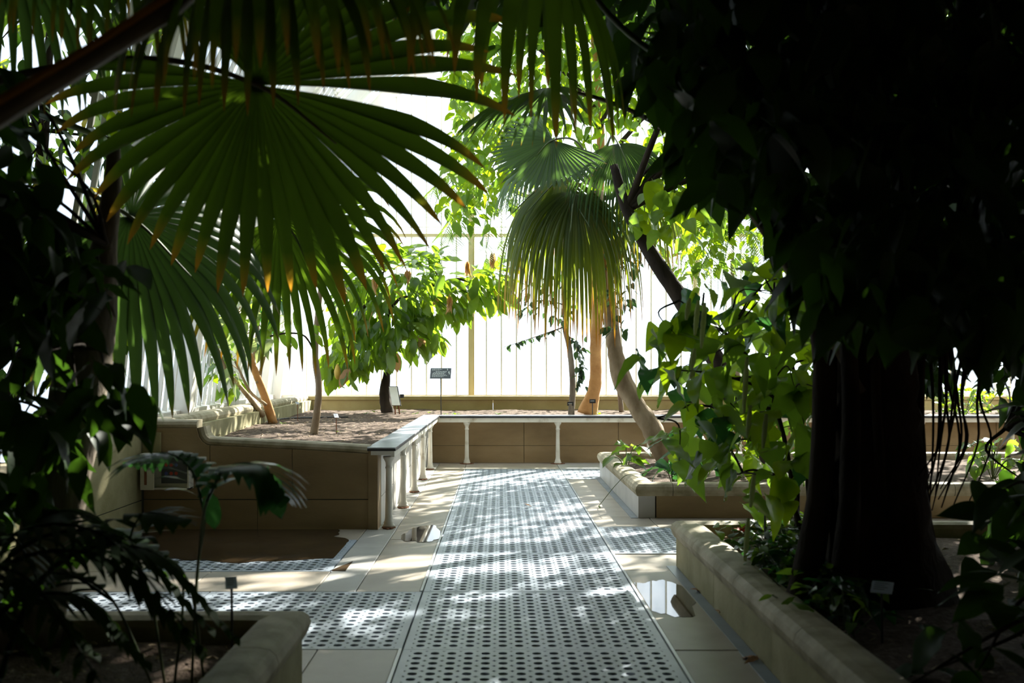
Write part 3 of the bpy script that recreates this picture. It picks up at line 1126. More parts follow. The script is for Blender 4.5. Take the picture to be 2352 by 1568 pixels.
# soils
soil_patch('soil', [(xkerb(10) + .02, 10.22), (-1.42, 10.22), (-1.42, 17.5), (xkerb(17.5) + .02, 17.5)], .775, 'sunlit brown soil of the raised bed behind the left bench', 46, .022, rb)
soil_patch('soil', [(xkerb(17.5) + .02, 17.45), (11.8, 17.45), (11.8, 20.98), (xkerb(21) + .02, 20.98)], .775, 'soil strip below the glazed end wall', 50, .02, rb)
soil_patch('soil', [(-5.3, 5.3), (-3.75, 5.3), (-3.9, 10.0), (-5.3, 10.0)], .70, 'shaded soil behind the swept left wall', 14, .03, rb)
soil_patch('soil', [(xglass(10) - .1, 10.0), (xkerb(10) - .05, 10.0), (xkerb(21.2) - .05, 21.2), (xglass(21.2) - .1, 21.2)], .93, 'narrow strip of rusty soil at the foot of the left glass', 16, .02, rb)


chips(rb, -3.7, -1.45, 10.3, 17.0, .79, 420, .05)

# ------------------------------------------------------------------ benches on iron columns
def post(parent, x, y, h, rot=0):
    pr = [(.034, .0), (.060, .0), (.062, .018), (.050, .03), (.052, .045), (.044, .06), (.040, .075), (.037, .10), (.032, h * .55), (.030, h - .13),
          (.036, h - .125), (.036, h - .112), (.030, h - .105), (.032, h - .07), (.040, h - .05), (.052, h - .03), (.058, h - .02), (.058, h), (.0, h)]
    o = MB().lathe(pr, (x, y, .012), 18).build('column', 'white_paint', parent, True)
    a, b_ = (.11, .062) if not rot else (.062, .11)
    pl = [(x + a * math.cos(t * math.pi / 10) * (1 + .12 * math.cos(t * math.pi / 10 * 8)), y + b_ * math.sin(t * math.pi / 10) * (1 + .12 * math.cos(t * math.pi / 10 * 8))) for t in range(20)]
    MB().flat(pl, 0.002, .014).build('foot_plate', 'rust', o)
    return o


lb = thing('staging_bench', (-1.16, 13.5, 0), 'slate topped bench on cream iron columns running along the left bed', 'bench')
BT = .832
segs = [(9.95, 11.3), (11.3, 12.8), (12.8, 14.3), (14.3, 15.8), (15.8, 17.0)]
for i, (a, b_) in enumerate(segs):
    x0, x1 = -1.335, -1.045
    if i == 0:
        c = .03
        poly = [(x0 + c, a), (x1 - c, a), (x1 - .008, a + .01), (x1, a + c), (x1, b_ - .002), (x0, b_ - .002), (x0, a + c), (x0 + .008, a + .01)]
    else:
        poly = [(x0, a + .002), (x1, a + .002), (x1, b_ - .002), (x0, b_ - .002)]
    MB().flat(poly, BT - .012, BT).build('top_slab', 'slate', lb)
MB().box(-1.33, -1.048, 9.958, 17.0, BT - .036, BT - .0122).build('edge_moulding', 'black_plastic', lb)
MB().box(-1.10, -1.065, 10.02, 17.05, BT - .10, BT - .037).build('fascia', 'white_paint', lb)
MB().box(-1.30, -1.10, 10.0, 10.04, BT - .08, BT - .037).build('fascia', 'white_paint', lb)
for k in range(5):
    post(lb, -1.135, 10.14 + k * 1.5, BT - .10 - .012, 1)
fb = thing('staging_bench', (4.0, 17.15, 0), 'long slate topped bench on cream columns across the far end', 'bench')
for k in range(8):
    a = -1.335 + k * 1.64
    poly = [(a + .002, 17.0), (a + 1.638, 17.0), (a + 1.638, 17.34), (a + .002, 17.34)]
    MB().flat(poly, BT - .012, BT).build('top_slab', 'slate', fb)
MB().box(-1.04, 11.7, 17.003, 17.3, BT - .040, BT - .0122).build('edge_moulding', 'black_plastic', fb)
MB().box(-1.06, 11.7, 17.02, 17.055, BT - .115, BT - .041).build('fascia', 'white_paint', fb)
for k in range(8):
    post(fb, -0.573 + k * 1.56, 17.08, BT - .115 - .012)

# ================================================================== PLANTS: palms
# ---- palm outside the left edge, its leaves arch over the path
pa = thing('fan_palm', (-3.2, 4.6, SOIL_L), 'large fan palm whose pleated leaves arch over the upper left', 'palm')
trunk('trunk', [(-3.2, 4.6, .22), (-3.15, 4.6, 1.2), (-3.2, 4.65, 2.3), (-3.25, 4.6, 3.2)], [.16, .13, .12, .13], 'bark_dark', pa)


def palm_leaf(parent, pet, u, nrm, R, mat, pr=(.03, .016), pmat='petiole_brown', costa=0.35, **kw):
    """petiole through points; the blade starts at the last one"""
    bl = fan_blade(parent, pet[-1], u, nrm, R, mat, **kw)
    uu = Vector(u).normalized()
    end = Vector(pet[-1]) + uu * R * costa + Vector((0, 0, -0.05 * R))
    sp = spline(list(pet) + [end], 8)
    MB().tube(sp, lerpr([pr[0], pr[1], pr[1] * .7, pr[1] * .25], len(sp)), 8).build('petiole', pmat, bl, True)
    return bl


# main leaf
palm_leaf(pa, [P(-300, 330, 4.2), P(-20, 190, 4.3), P(330, 135, 4.4), P(590, 195, 4.4)], (0.84, 0.34, -0.44), (-.10, -.86, -.46), 1.13, 'fan_leaf',
          (.028, .018), 'petiole_brown', nseg=44, span=160, fused=.62, droop=.50, cone=.10, gaps=((22, 7),), pleat=.020, nst=17)
# second leaf, lower
palm_leaf(pa, [P(-150, 420, 5.4), P(120, 420, 5.7), P(300, 498, 6.0)], (0.72, .25, -.62), (-.15, -.75, .72), 1.28, 'fan_leaf_blue',
          (.026, .016), 'stem_green', nseg=32, span=140, fused=.50, droop=1.1, cone=.15, slump=.55)
# third leaf between, hanging strips
palm_leaf(pa, [P(60, 250, 6.2), P(400, 380, 6.8), P(640, 500, 7.2)], (0.55, .15, -.80), (-.1, -.8, .6), 1.18, 'fan_leaf',
          (.024, .015), 'stem_green', nseg=26, span=105, fused=.42, droop=.9, cone=.12, slump=.4)
# leaf on the thick stalk crossing the top left corner, its strips hang down
palm_leaf(pa, [P(-260, 430, 2.6), P(0, 258, 2.7), P(215, 128, 2.85), P(430, -10, 3.1), P(560, -180, 3.4)], (.5, .35, .25), (-.2, -.3, 1), .95, 'fan_leaf',
          (.036, .036), 'petiole_brown', nseg=34, span=150, fused=.45, droop=1.6, cone=.1, slump=.7)
MB().tube(spline([P(-262, 398, 2.57), P(-2, 232, 2.67), P(213, 104, 2.82), P(425, -32, 3.07)], 8), .012, 6).build('stalk_edge', 'petiole_edge', pa, True)
palm_leaf(pa, [P(-250, -60, 4.0), P(0, -230, 4.1), P(250, -240, 4.2)], (.9, .1, -.2), (-.1, -.5, .9), .95, 'fan_leaf',
          (.026, .016), 'stem_green', nseg=44, span=165, fused=.40, droop=1.8, cone=.1, slump=.8)
palm_leaf(pa, [P(-350, -10, 4.4), P(-150, -150, 4.5), P(20, -130, 4.6)], (.8, .1, -.5), (-.1, -.6, .8), .85, 'fan_leaf_blue',
          (.026, .016), 'stem_green', nseg=36, span=165, fused=.40, droop=1.8, cone=.1, slump=.6)

# ---- palm on the right whose leaves reach over the middle
pc = thing('fan_palm', (3.75, 6.4, SOIL_L), 'fan palm in the dark right bed with strips hanging over the path', 'palm')
trunk('trunk', [(3.75, 6.4, .22), (3.7, 6.45, 1.3), (3.2, 6.4, 2.6), (2.4, 6.3, 3.3)], [.15, .12, .11, .12], 'bark_dark', pc)
palm_leaf(pc, [P(1900, 640, 6.0), P(1640, 250, 5.4), P(1420, 55, 5.0), P(1270, -120, 4.7)], (-.45, -.25, .25), (.1, -.55, .85), 1.22, 'fan_leaf',
          (.03, .018), 'stem_green', nseg=26, span=160, fused=.38, droop=1.35, cone=.06, slump=1.1, jit=.12)
palm_leaf(pc, [P(1880, 560, 6.4), P(1560, 318, 6.6), P(1400, 235, 6.8), P(1260, 205, 7.0)], (-.95, .15, -.12), (.05, -.16, 1), .80, 'fan_leaf_blue',
          (.03, .018), 'petiole_brown', nseg=34, span=120, fused=.5, droop=.6, cone=.08, slump=.2)
MB().tube(spline([P(1660, 400, 5.3), P(1700, 450, 5.4), P(1765, 545, 5.5), P(1850, 680, 5.6), P(1980, 900, 5.7)], 8), .024, 8).build('petiole', 'bark_grey', pc, True)

# ---- middle palm with the golden skirt
pd = thing('fan_palm', P(1520, 1050, 14.2) , 'fan palm with golden drooping skirt on a thick curved trunk', 'palm')
pd.location.z = SOIL_L; ORG[pd] = pd.location.copy()
trunk('trunk', [P(1535, 1062, 14.2), P(1500, 990, 14.2), P(1462, 930, 14.3), P(1428, 870, 14.4), P(1412, 800, 14.5), P(1402, 720, 14.6), P(1388, 600, 14.7), P(1372, 440, 14.8)],
      [.16, .15, .13, .145, .11, .105, .10, .09], 'bark_tan', pd, 12, .08)
top = P(1372, 430, 14.8)
palm_leaf(pd, [top, P(1345, 385, 14.3), P(1285, 410, 13.9)], (-.55, -.35, -.5), (.0, -.35, .95), 2.1, 'fan_leaf_gold', (.03, .018), 'stem_green',
          nseg=60, span=125, fused=.26, droop=1.2, cone=.1, slump=2.4, jit=.14)
palm_leaf(pd, [top, P(1330, 400, 14.1), P(1310, 440, 13.7)], (.25, -.5, -.5), (.0, -.4, .9), 2.0, 'fan_leaf_gold', (.03, .018), 'stem_green',
          nseg=52, span=125, fused=.26, droop=1.2, cone=.1, slump=2.6, jit=.14)
palm_leaf(pd, [top, P(1420, 380, 14.4), P(1462, 410, 14.0)], (.7, -.3, -.4), (-.1, -.5, .85), 1.5, 'fan_leaf_gold', (.03, .018), 'stem_green',
          nseg=36, span=110, fused=.28, droop=1.2, cone=.1, slump=2.2, jit=.14)
palm_leaf(pd, [top, P(1330, 330, 13.8), P(1270, 322, 13.4)], (-.75, -.25, -.6), (-.35, -.85, .4), .90, 'fan_leaf_blue', (.026, .016), 'stem_green',
          nseg=40, span=115, fused=.75, droop=.25, cone=.08)
palm_leaf(pd, [top, P(1400, 320, 14.0), P(1420, 330, 13.6)], (.3, -.45, -.8), (.1, -.8, .6), 1.35, 'fan_leaf_blue', (.026, .016), 'stem_green',
          nseg=40, span=100, fused=.35, droop=1.0, cone=.08, slump=1.0, jit=.12)
palm_leaf(pd, [top, P(1340, 380, 15.2), P(1250, 330, 15.5)], (-.7, .3, -.3), (0, -.3, 1), 1.5, 'fan_leaf_blue', (.026, .016), 'stem_green',
          nseg=40, span=120, fused=.45, droop=1.0, cone=.08, slump=.8)
palm_leaf(pd, [top, P(1340, 420, 14.2), P(1320, 445, 13.6)], (-.1, -.55, -.5), (.0, -.4, .9), 2.1, 'fan_leaf_gold', (.03, .018), 'stem_green',
          nseg=50, span=130, fused=.32, droop=1.2, cone=.1, slump=2.6, jit=.16)
palm_leaf(pd, [top, P(1300, 400, 14.6), P(1240, 430, 14.4)], (-.7, -.1, -.55), (.0, -.35, .95), 1.8, 'fan_leaf_gold', (.03, .018), 'stem_green',
          nseg=48, span=130, fused=.30, droop=1.2, cone=.1, slump=2.4, jit=.16)
for k in range(9):          # dead golden strips along the trunk
    p = P(random.uniform(1362, 1392), random.uniform(500, 560), 14.5)
    sp = spline([p, p + Vector((random.gauss(0, .03), 0, -.5)), p + Vector((random.gauss(0, .07), 0, -random.uniform(.8, 1.15)))], 4)
    MB().tube(sp, lerpr([.012, .03, .006], len(sp)), 4).build('dead_strip', 'petiole_orange', pd, True)

# ---- broadleaf trees ------------------------------------------------------
# cocoa tree
ct = thing('cocoa_tree', P(888, 945, 19.6), 'leafy round-crowned tree with long drooping leaves in front of the end wall', 'tree')
ct.location.z = .77; ORG[ct] = ct.location.copy()
trunk('trunk', [P(892, 956, 19.6), P(884, 905, 19.6), P(888, 850, 19.6), P(880, 790, 19.6), P(890, 720, 19.6)], [.14, .11, .06, .06, .05], 'bark_dark', ct, 10, .1)
cpoly = [(770, 640), (800, 600), (880, 575), (960, 580), (1010, 575), (1020, 620), (1060, 640), (1130, 590), (1165, 600), (1160, 690), (1100, 680), (1060, 720), (1000, 730), (1030, 790), (970, 780), (900, 810), (850, 830), (790, 860), (755, 870), (745, 820), (790, 740), (775, 690)]
nodes = [P(890, 720, 19.6), P(850, 690, 19.5), P(940, 680, 19.7), P(1010, 655, 19.6), P(1090, 650, 19.6), P(800, 770, 19.4), P(880, 630, 19.7)]
for a, b_ in ((0, 1), (0, 2), (2, 3), (3, 4), (1, 5), (1, 6)):
    sp = spline([nodes[a], (nodes[a] + nodes[b_]) / 2 + Vector((0, 0, .1)), nodes[b_]], 4)
    MB().tube(sp, lerpr([.04, .022], len(sp)), 7).build('branch', 'bark_dark', ct, True)
cp = pts_in(cpoly, 18.7, 20.4, 860)
twigs(ct, nodes, cp, 24, .009)
random.shuffle(cp)
for i, p in enumerate(cp[:258]):
    d, n = leaf_dir(1.1, (p - nodes[0]).normalized())
    if p.z > P(0, 630, 19.6).z: d.z += 1.0
    mt = random.choices(['leaf_cocoa', 'leaf_bright', 'leaf_flush', 'leaf_yellow'], [70, 22, 4, 4])[0]
    put_leaf(ct, p, d, n, random.uniform(.30, .52), 'oblong', mt, random.uniform(.75, 1.0))
its = []
for p in cp[258:]:
    d, n = leaf_dir(1.1, (p - nodes[0]).normalized())
    if p.z > P(0, 630, 19.6).z: d.z += 1.0
    its.append((p, d, n, random.uniform(.28, .48), 'oblong', random.uniform(.75, 1.0)))
foliage_stuff(ct, its, 'leaf_cocoa')
for x, y in ((862, 655), (935, 640), (1075, 620), (1033, 700), (790, 665), (1130, 600)):      # limp young leaves
    for k in range(6):
        a = k * 1.05
        put_leaf(ct, P(x + random.uniform(-5, 5), y - 20, 18.7), (.16 * math.cos(a), .16 * math.sin(a), -1), (math.cos(a), math.sin(a), .2), random.uniform(.24, .36), 'lance', 'leaf_flush' if k % 3 else 'leaf_yellow', 1.0)
MB().lathe([(.0, 0), (.03, .02), (.06, .09), (.065, .16), (.045, .24), (.015, .30), (0, .31)], P(775, 872, 18.9), 10).build('pod', 'pod', ct, True)

# sapling with a thin stem in the raised bed
sp_ = thing('sapling', P(722, 998, 12.8), 'thin single-stemmed sapling standing in the raised bed by a white tag', 'tree')
trunk('trunk', [P(720, 1002, 12.8), P(730, 930, 12.8), P(732, 880, 12.8), P(724, 820, 12.8), P(728, 740, 12.8), P(738, 640, 12.8), P(735, 540, 12.8), P(725, 440, 12.8)],
      [.055, .045, .042, .04, .036, .03, .026, .02], 'bark_tan', sp_, 10, .05)
MB().tube(spline([P(726, 815, 12.8), P(700, 772, 12.7), P(660, 765, 12.6), P(620, 772, 12.5)], 5), .012, 6).build('branch', 'bark_dark', sp_, True)
q = pts_in([(600, 740), (690, 700), (700, 780), (640, 800)], 12.3, 12.9, 14) + pts_in([(700, 760), (800, 640), (790, 830), (730, 800)], 12.4, 13.2, 26) + pts_in([(600, 450), (850, 430), (800, 620), (640, 600)], 12.2, 13.4, 60)
crown(sp_, q, (.14, .26), 'oblong', 'leaf_mid', 280, .8, .9, mats=(['leaf_mid', 'leaf_bright', 'leaf_yellow'], [5, 4, 1]))

# shrub with several leaning stems beside the left kerb
sh = thing('shrub', P(626, 970, 15.6), 'pale many-stemmed shrub leaning out beside the left kerb', 'shrub')
ba = P(628, 972, 15.6)
stems = [[ba, P(607, 905, 15.5), P(585, 850, 15.4), P(573, 815, 15.3), P(560, 770, 15.2), P(545, 720, 15.1)],
         [P(590, 880, 15.4), P(610, 810, 15.5), P(615, 770, 15.6), P(640, 735, 15.7)],
         [P(605, 955, 15.3), P(570, 910, 15.1), P(545, 880, 14.9), P(520, 850, 14.8), P(500, 800, 14.7)],
         [P(612, 930, 15.4), P(575, 900, 15.3), P(550, 850, 15.2), P(540, 830, 15.1)],
         [P(580, 840, 15.4), P(590, 770, 15.5), P(600, 690, 15.6), P(610, 620, 15.7)]]
for i, s_ in enumerate(stems):
    c = spline(s_, 6)
    MB().tube(c, lerpr([(.075, .05, .04), (.022, .012), (.045, .03, .02), (.025, .015), (.03, .012)][i], len(c)), 9, True, .04).build('stem', 'bark_orange' if i == 0 else 'bark_tan', sh, True)
q = pts_in([(470, 620), (520, 570), (600, 540), (650, 560), (660, 640), (650, 740), (610, 800), (560, 760), (530, 820), (560, 880), (520, 905), (480, 860), (450, 830), (480, 740)], 14.4, 16.2, 250)
crown(sh, q, (.16, .34), 'ovate', 'leaf_grey', 280, .7, 1.0, mats=(['leaf_grey', 'leaf_bright', 'leaf_mid', 'leaf_teal'], [7, 2, 2, 1]))
twigs(sh, [s_[-1] for s_ in stems] + [s_[-2] for s_ in stems], q, 26, .007, 'bark_tan')

# orange-barked tree and thin tree in the end bed
to = thing('tree', P(1352, 946, 18.6), 'tree with smooth orange trunk rising from the end bed', 'tree')
to.location.z = .77; ORG[to] = to.location.copy()
trunk('trunk', [P(1348, 952, 18.6), P(1362, 905, 18.6), P(1368, 870, 18.6), P(1368, 800, 18.6), P(1372, 700, 18.6), P(1365, 560, 18.5), P(1380, 380, 18.4), P(1370, 150, 18.3), P(1340, -60, 18.2)],
      [.19, .125, .115, .105, .10, .09, .08, .06, .04], 'bark_orange', to, 12, .05)
bn = []
for pts in ([P(1365, 520, 18.5), P(1290, 400, 18.0), P(1180, 300, 17.6)], [P(1380, 380, 18.4), P(1500, 250, 17.9), P(1620, 180, 17.6)], [P(1370, 250, 18.3), P(1260, 130, 17.8), P(1120, 40, 17.4)],
            [P(1375, 300, 18.3), P(1450, 120, 18.2), P(1560, -20, 18.0)], [P(1372, 460, 18.5), P(1500, 420, 18.0), P(1650, 380, 17.6)]):
    c = spline(pts, 6); bn += [c[len(c) // 2], c[-1], c[-4]]
    MB().tube(c, lerpr([.05, .02], len(c)), 7).build('branch', 'bark_dark', to, True)
q = pts_in([(1010, 470), (1040, 330), (1030, 200), (1010, 60), (1040, -250), (1700, -250), (1680, 60), (1560, 120), (1600, 260), (1560, 330), (1640, 420), (1700, 520), (1560, 540), (1420, 420), (1250, 480), (1180, 540), (1080, 560)], 16.4, 19.4, 4800)
q += pts_in([(1470, 420), (1720, 420), (1760, 560), (1700, 620), (1560, 640), (1490, 600)], 17.5, 19.6, 300)
q += pts_in([(1680, -150), (2400, -150), (2400, 520), (1740, 500), (1660, 300)], 16.5, 19.8, 2000)  # unseen leaves behind the fig, added to shade the middle path
q = [p for p in q if not in_gap(p)]
random.shuffle(q)
twigs(to, bn, q, 40, .01)
crown(to, q, (.17, .30), 'ovate', 'leaf_bright', 290, .7, 1.0, mats=(['leaf_bright', 'leaf_mid'], [6, 4]))

tt = thing('tree', P(1312, 948, 18.2), 'slim dark-stemmed tree beside the orange trunk, with sparse small leaves', 'tree')
tt.location.z = .77; ORG[tt] = tt.location.copy()
trunk('trunk', [P(1312, 952, 18.2), P(1315, 880, 18.2), P(1308, 800, 18.2), P(1296, 740, 18.2), P(1300, 640, 18.2), P(1290, 480, 18.2), P(1260, 300, 18.1)], [.06, .055, .05, .05, .045, .04, .03], 'bark_grey', tt, 9, .04)
for pts in ([P(1298, 750, 18.2), P(1240, 770, 18.0), P(1165, 795, 17.8)], [P(1302, 770, 18.2), P(1325, 790, 18.1), P(1335, 850, 18.0), P(1325, 890, 18.0)], [P(1298, 700, 18.2), P(1240, 690, 18.0), P(1190, 720, 17.9)]):
    c = spline(pts, 8)
    MB().tube(c, lerpr([.012, .004], len(c)), 6).build('branch', 'bark_dark', tt, True)
    for p in c[3:]:
        for _ in range(2):
            d, n = leaf_dir(.8)
            put_leaf(tt, p, d, n, random.uniform(.08, .15), 'ovate', 'leaf_ivy', 1.0)
q = pts_in([(1180, 660), (1290, 620), (1330, 700), (1300, 740), (1200, 730)], 17.6, 18.6, 70) + pts_in([(1385, 430), (1480, 410), (1470, 600), (1440, 770), (1390, 790)], 13.8, 14.8, 150) + pts_in([(1320, 780), (1345, 770), (1350, 890), (1325, 900)], 17.8, 18.4, 26)
crown(tt, q, (.10, .19), 'ovate', 'leaf_ivy', 280, .8, 1.0)

# dark leaning trunk
td = thing('tree', P(1805, 1120, 11.4), 'dark trunk leaning left behind the catkin shrub', 'tree')
td.location.z = SOIL_L; ORG[td] = td.location.copy()
trunk('trunk', [P(1805, 1125, 11.4), P(1770, 1040, 11.4), P(1700, 920, 11.5), P(1610, 770, 11.6), P(1560, 680, 11.7), P(1500, 590, 11.8), P(1440, 480, 11.9), P(1410, 380, 12.0)],
      [.16, .14, .12, .105, .10, .09, .07, .05], 'bark_dark', td, 10, .05)
c = spline([P(1440, 480, 11.9), P(1460, 420, 11.9), P(1500, 380, 11.9)], 5)
MB().tube(c, .02, 7).build('branch', 'bark_dark', td, True)
q = pts_in([(1430, 420), (1500, 400), (1600, 440), (1640, 520), (1560, 560), (1480, 560), (1440, 520)], 11.2, 12.2, 80)
q = [p for p in q if not in_gap(p)]
crown(td, q, (.2, .34), 'heart', 'leaf_bright', 280, .9, .85, mats=(['leaf_bright', 'leaf_mid'], [1, 1]))
for e in ((1700, 250, 11.0), (1850, 150, 11.5), (1620, 120, 11.8), (1800, 420, 11.0)):
    c = spline([P(1440, 480, 11.9), P((1440 + e[0]) / 2, 480 * .4 + e[1] * .5, 11.7), P(*e)], 6)
    MB().tube(c, lerpr([.05, .015], len(c)), 7).build('branch', 'bark_dark', td, True)
q = pts_in([(1490, -60), (2300, -60), (2300, 560), (1900, 560), (1800, 500), (1700, 430), (1600, 330), (1540, 240), (1490, 120)], 8.8, 13.2, 1900)  # deeper crown added behind the fig leaves to shade the near path
q = [p for p in q if not in_gap(p)]
foliage_stuff(td, [(p, *leaf_dir(.8), random.uniform(.18, .30), 'ovate', 1.0) for p in q], 'leaf_dark')

# feathery palms against the end glass
for k, (loc, lab, fronds) in enumerate((
    (P(1428, 945, 19.5), 'feather palm with fine leaflets high before the end glass', [((1130, 420), (1080, 440), (1030, 520), (1010, 560)), ((1130, 420), (1120, 470), (1110, 540), (1100, 575)), ((1130, 420), (1170, 430), (1180, 520), (1150, 570)), ((1130, 420), (1060, 390), (1000, 430), (985, 480)), ((1130, 420), (1190, 400), (1210, 460), (1230, 560))]),
    (P(1700, 945, 19.3), 'feather palm with grey-green fronds behind the catkin shrub', [((1680, 520), (1640, 540), (1600, 600), (1590, 660)), ((1680, 520), (1660, 560), (1650, 620), (1650, 690)), ((1680, 520), (1720, 530), (1750, 580), (1760, 650)), ((1680, 520), (1620, 490), (1570, 520), (1550, 580)), ((1680, 520), (1720, 480), (1760, 500), (1790, 560)), ((1680, 520), (1660, 470), (1640, 420), (1600, 420))]))):
    fp = thing('feather_palm', loc, lab, 'palm')
    fp.location.z = .77; ORG[fp] = fp.location.copy()
    Yp = loc.y
    hx, hy = fronds[0][0]
    trunk('trunk', [(loc.x, Yp, .72), P(1412, 780, Yp), P(1395, 650, Yp), P(1310, 500, Yp), P(hx, hy, Yp)] if k == 0 else [(loc.x, Yp, .72), P(hx + 5, 700, Yp), P(hx, hy, Yp)], [.05, .045, .04], 'bark_grey', fp)
    for fr in fronds:
        for dy in (0, .4):
            pinnate(fp, [P(x + 25 * dy * (i > 0), y + 20 * dy * i, Yp - dy * (i + .4) * 1.2 - .25 * i) for i, (x, y) in enumerate(fr)], .55, 'leaf_mid' if k else 'leaf_bright', 30, .5, .016)

# ---- catkin shrub in the near right bed
cs = thing('shrub', (2.25, 7.4, SOIL_L), 'large-leaved shrub with long hanging pale catkins in the right bed', 'shrub')
stm = []
for pts in ([(2.25, 7.4, .2), P(1800, 1000, 7.4), P(1740, 850, 7.3), P(1640, 740, 7.2), P(1560, 690, 7.1)],
            [(2.2, 7.4, .2), P(1830, 900, 7.5), P(1790, 760, 7.5), P(1780, 640, 7.5), P(1820, 560, 7.5)],
            [(2.3, 7.3, .2), P(1780, 1060, 7.2), P(1690, 960, 7.1), P(1600, 930, 7.0), P(1510, 960, 7.0)],
            [(2.3, 7.3, .2), P(1840, 1000, 7.2), P(1760, 900, 7.2), P(1650, 860, 7.1), P(1560, 850, 7.1)],
            [(2.25, 7.35, .2), P(1810, 1120, 7.2), P(1740, 1080, 7.1), P(1690, 1090, 7.0)]):
    c = spline(pts, 6); stm += c[4::4]
    MB().tube(c, lerpr([.022, .012, .005], len(c)), 7).build('stem', 'bark_dark', cs, True)
q = pts_in([(1450, 790), (1530, 730), (1570, 650), (1640, 640), (1700, 590), (1760, 600), (1830, 560), (1890, 660), (1900, 760), (1920, 900), (1910, 1000), (1860, 1060), (1850, 1130), (1800, 1170), (1740, 1140), (1700, 1170), (1690, 1080), (1620, 1060), (1540, 1090), (1510, 1020), (1540, 950), (1480, 860)], 6.5, 8.0, 285)
twigs(cs, stm, q, 40, .006)
crown(cs, q, (.17, .34), 'heart', 'leaf_mid', 290, .55, .80, mats=(['leaf_mid', 'leaf_bright', 'leaf_teal'], [6, 3, 1]))
for (x, y0, y1, Y) in ((1580, 685, 735, 7.2), (1600, 690, 770, 7.1), (1615, 695, 800, 7.1), (1592, 800, 850, 7.0), (1712, 820, 950, 7.2), (1720, 930, 1005, 7.0), (1756, 950, 1030, 7.0), (1728, 1090, 1165, 6.8),
                       (1715, 1190, 1290, 6.6), (1895, 1180, 1240, 6.2), (1876, 1320, 1370, 5.9), (1590, 850, 870, 7.2)):
    Y = min(Y, 6.4)
    c = spline([P(x + 4, y0, Y), P(x, (y0 + y1) / 2, Y), P(x - 4, y1, Y)], 8)
    MB().tube(c, lerpr([.010, .017, .017, .008], len(c)), 8, True, .12).build('catkin', 'catkin', cs, True)

# ---- climbing plants in the far right bed
for (x, y, Y, r, n, shp, mt, lab, sz) in (
        (1545, 1095, 11.5, .30, 16, 'heart', 'leaf_teal', 'glossy round-leaved plant spilling over the far right coping', (.16, .28)),
        (1440, 1060, 13.0, .22, 12, 'heart', 'leaf_mid', 'climber with arrow-shaped leaves hanging over the far bed corner', (.2, .32)),
        (1600, 1045, 12.6, .34, 34, 'lance', 'leaf_teal', 'dark strappy plant tufted around the curved trunk base', (.25, .45)),
        (1680, 1020, 12.0, .42, 44, 'ovate', 'leaf_bright', 'bright green bushy plant in the middle of the far right bed', (.14, .26)),
        (1760, 1030, 12.8, .42, 44, 'ovate', 'leaf_mid', 'mid green leafy plant near the dark trunk in the far bed', (.14, .26)),
        (2280, 1060, 12.2, .40, 40, 'ovate', 'leaf_mid', 'low leafy plant at the far right of the far bed', (.15, .28))):
    c0 = P(x, y, Y)
    g = thing('bed_plant', (c0.x, c0.y, SOIL_L), lab, 'plant')
    for k in range(n):
        a = random.uniform(0, 2 * math.pi); rr = r * math.sqrt(random.random())
        p = Vector((c0.x + rr * math.cos(a), c0.y + rr * math.sin(a), SOIL_L + .12 + random.random() * (c0.z - SOIL_L) * 1.8))
        if k % 3 == 0:
            s_ = spline([(c0.x, c0.y, SOIL_L - .03), (c0 + p) / 2, p], 4)
            MB().tube(s_, .006, 5).build('stem', 'stem_green', g, True)
        d, nn_ = leaf_dir(.35, (p - c0))
        put_leaf(g, p, d, nn_, random.uniform(*sz), shp, mt, .85)

# ---- ground cover in the near right bed
gc_poly = [(1640, 1215), (1720, 1190), (1860, 1180), (1930, 1200), (1930, 1420), (1850, 1400), (1790, 1370), (1740, 1310), (1690, 1290)]
k = 0
cl = []
for i in range(40):
    x, y = 0, 0
    while not in_poly(x, y, gc_poly):
        x = random.uniform(1640, 1930); y = random.uniform(1180, 1420)
    Yg = 1.22 * F / (y - VY + 12)
    Yg = min(7.85, max(4.9, Yg))
    cl.append(((x - VX) * Yg / F, Yg))
nrow = sorted(cl, key=lambda c: -c[1])
ords = ['farthest', 'second farthest', 'third farthest', 'fourth farthest', 'fifth farthest']
for i, (x, y) in enumerate(nrow):
    x = max(1.75, x)
    g = thing('ground_cover_plant', (x, y, SOIL_L), 'small dark glossy-leaved bedding plant behind the right coping', 'plant', 'bedding plants in the near right bed')
    for k in range(16):
        p = Vector((x + random.gauss(0, .11), y + random.gauss(0, .11), SOIL_L + random.uniform(.02, .24)))
        d, nn_ = leaf_dir(0.0, (p - Vector((x, y, SOIL_L))))
        put_leaf(g, p, d, nn_, random.uniform(.09, .17), 'lance' if i % 2 else 'ovate', random.choice(['leaf_teal', 'leaf_mid', 'leaf_dark']), .9)
        if k < 4:
            MB().tube([(x, y, SOIL_L - .05), p], .004, 5).build('stem', 'stem_green', g)
fl = thing('red_flower', P(1706, 1240, 7.2), 'single small red flower among the bedding plants', 'flower')
MB().tube([(ORG[fl].x, 7.2, SOIL_L - .03), P(1706, 1225, 7.2)], .004, 5).build('stem', 'stem_green', fl)
for k in range(6):
    put_leaf(fl, P(1706, 1222, 7.2), (math.cos(k), math.sin(k), .9), (0, 0, 1), .07, 'ovate', 'leaf_flush', .8, name='petal').data
for ch in fl.children:
    if ch.name.startswith('petal'):
        ch.data = ch.data.copy(); ch.data.materials[0] = M['flower_red']

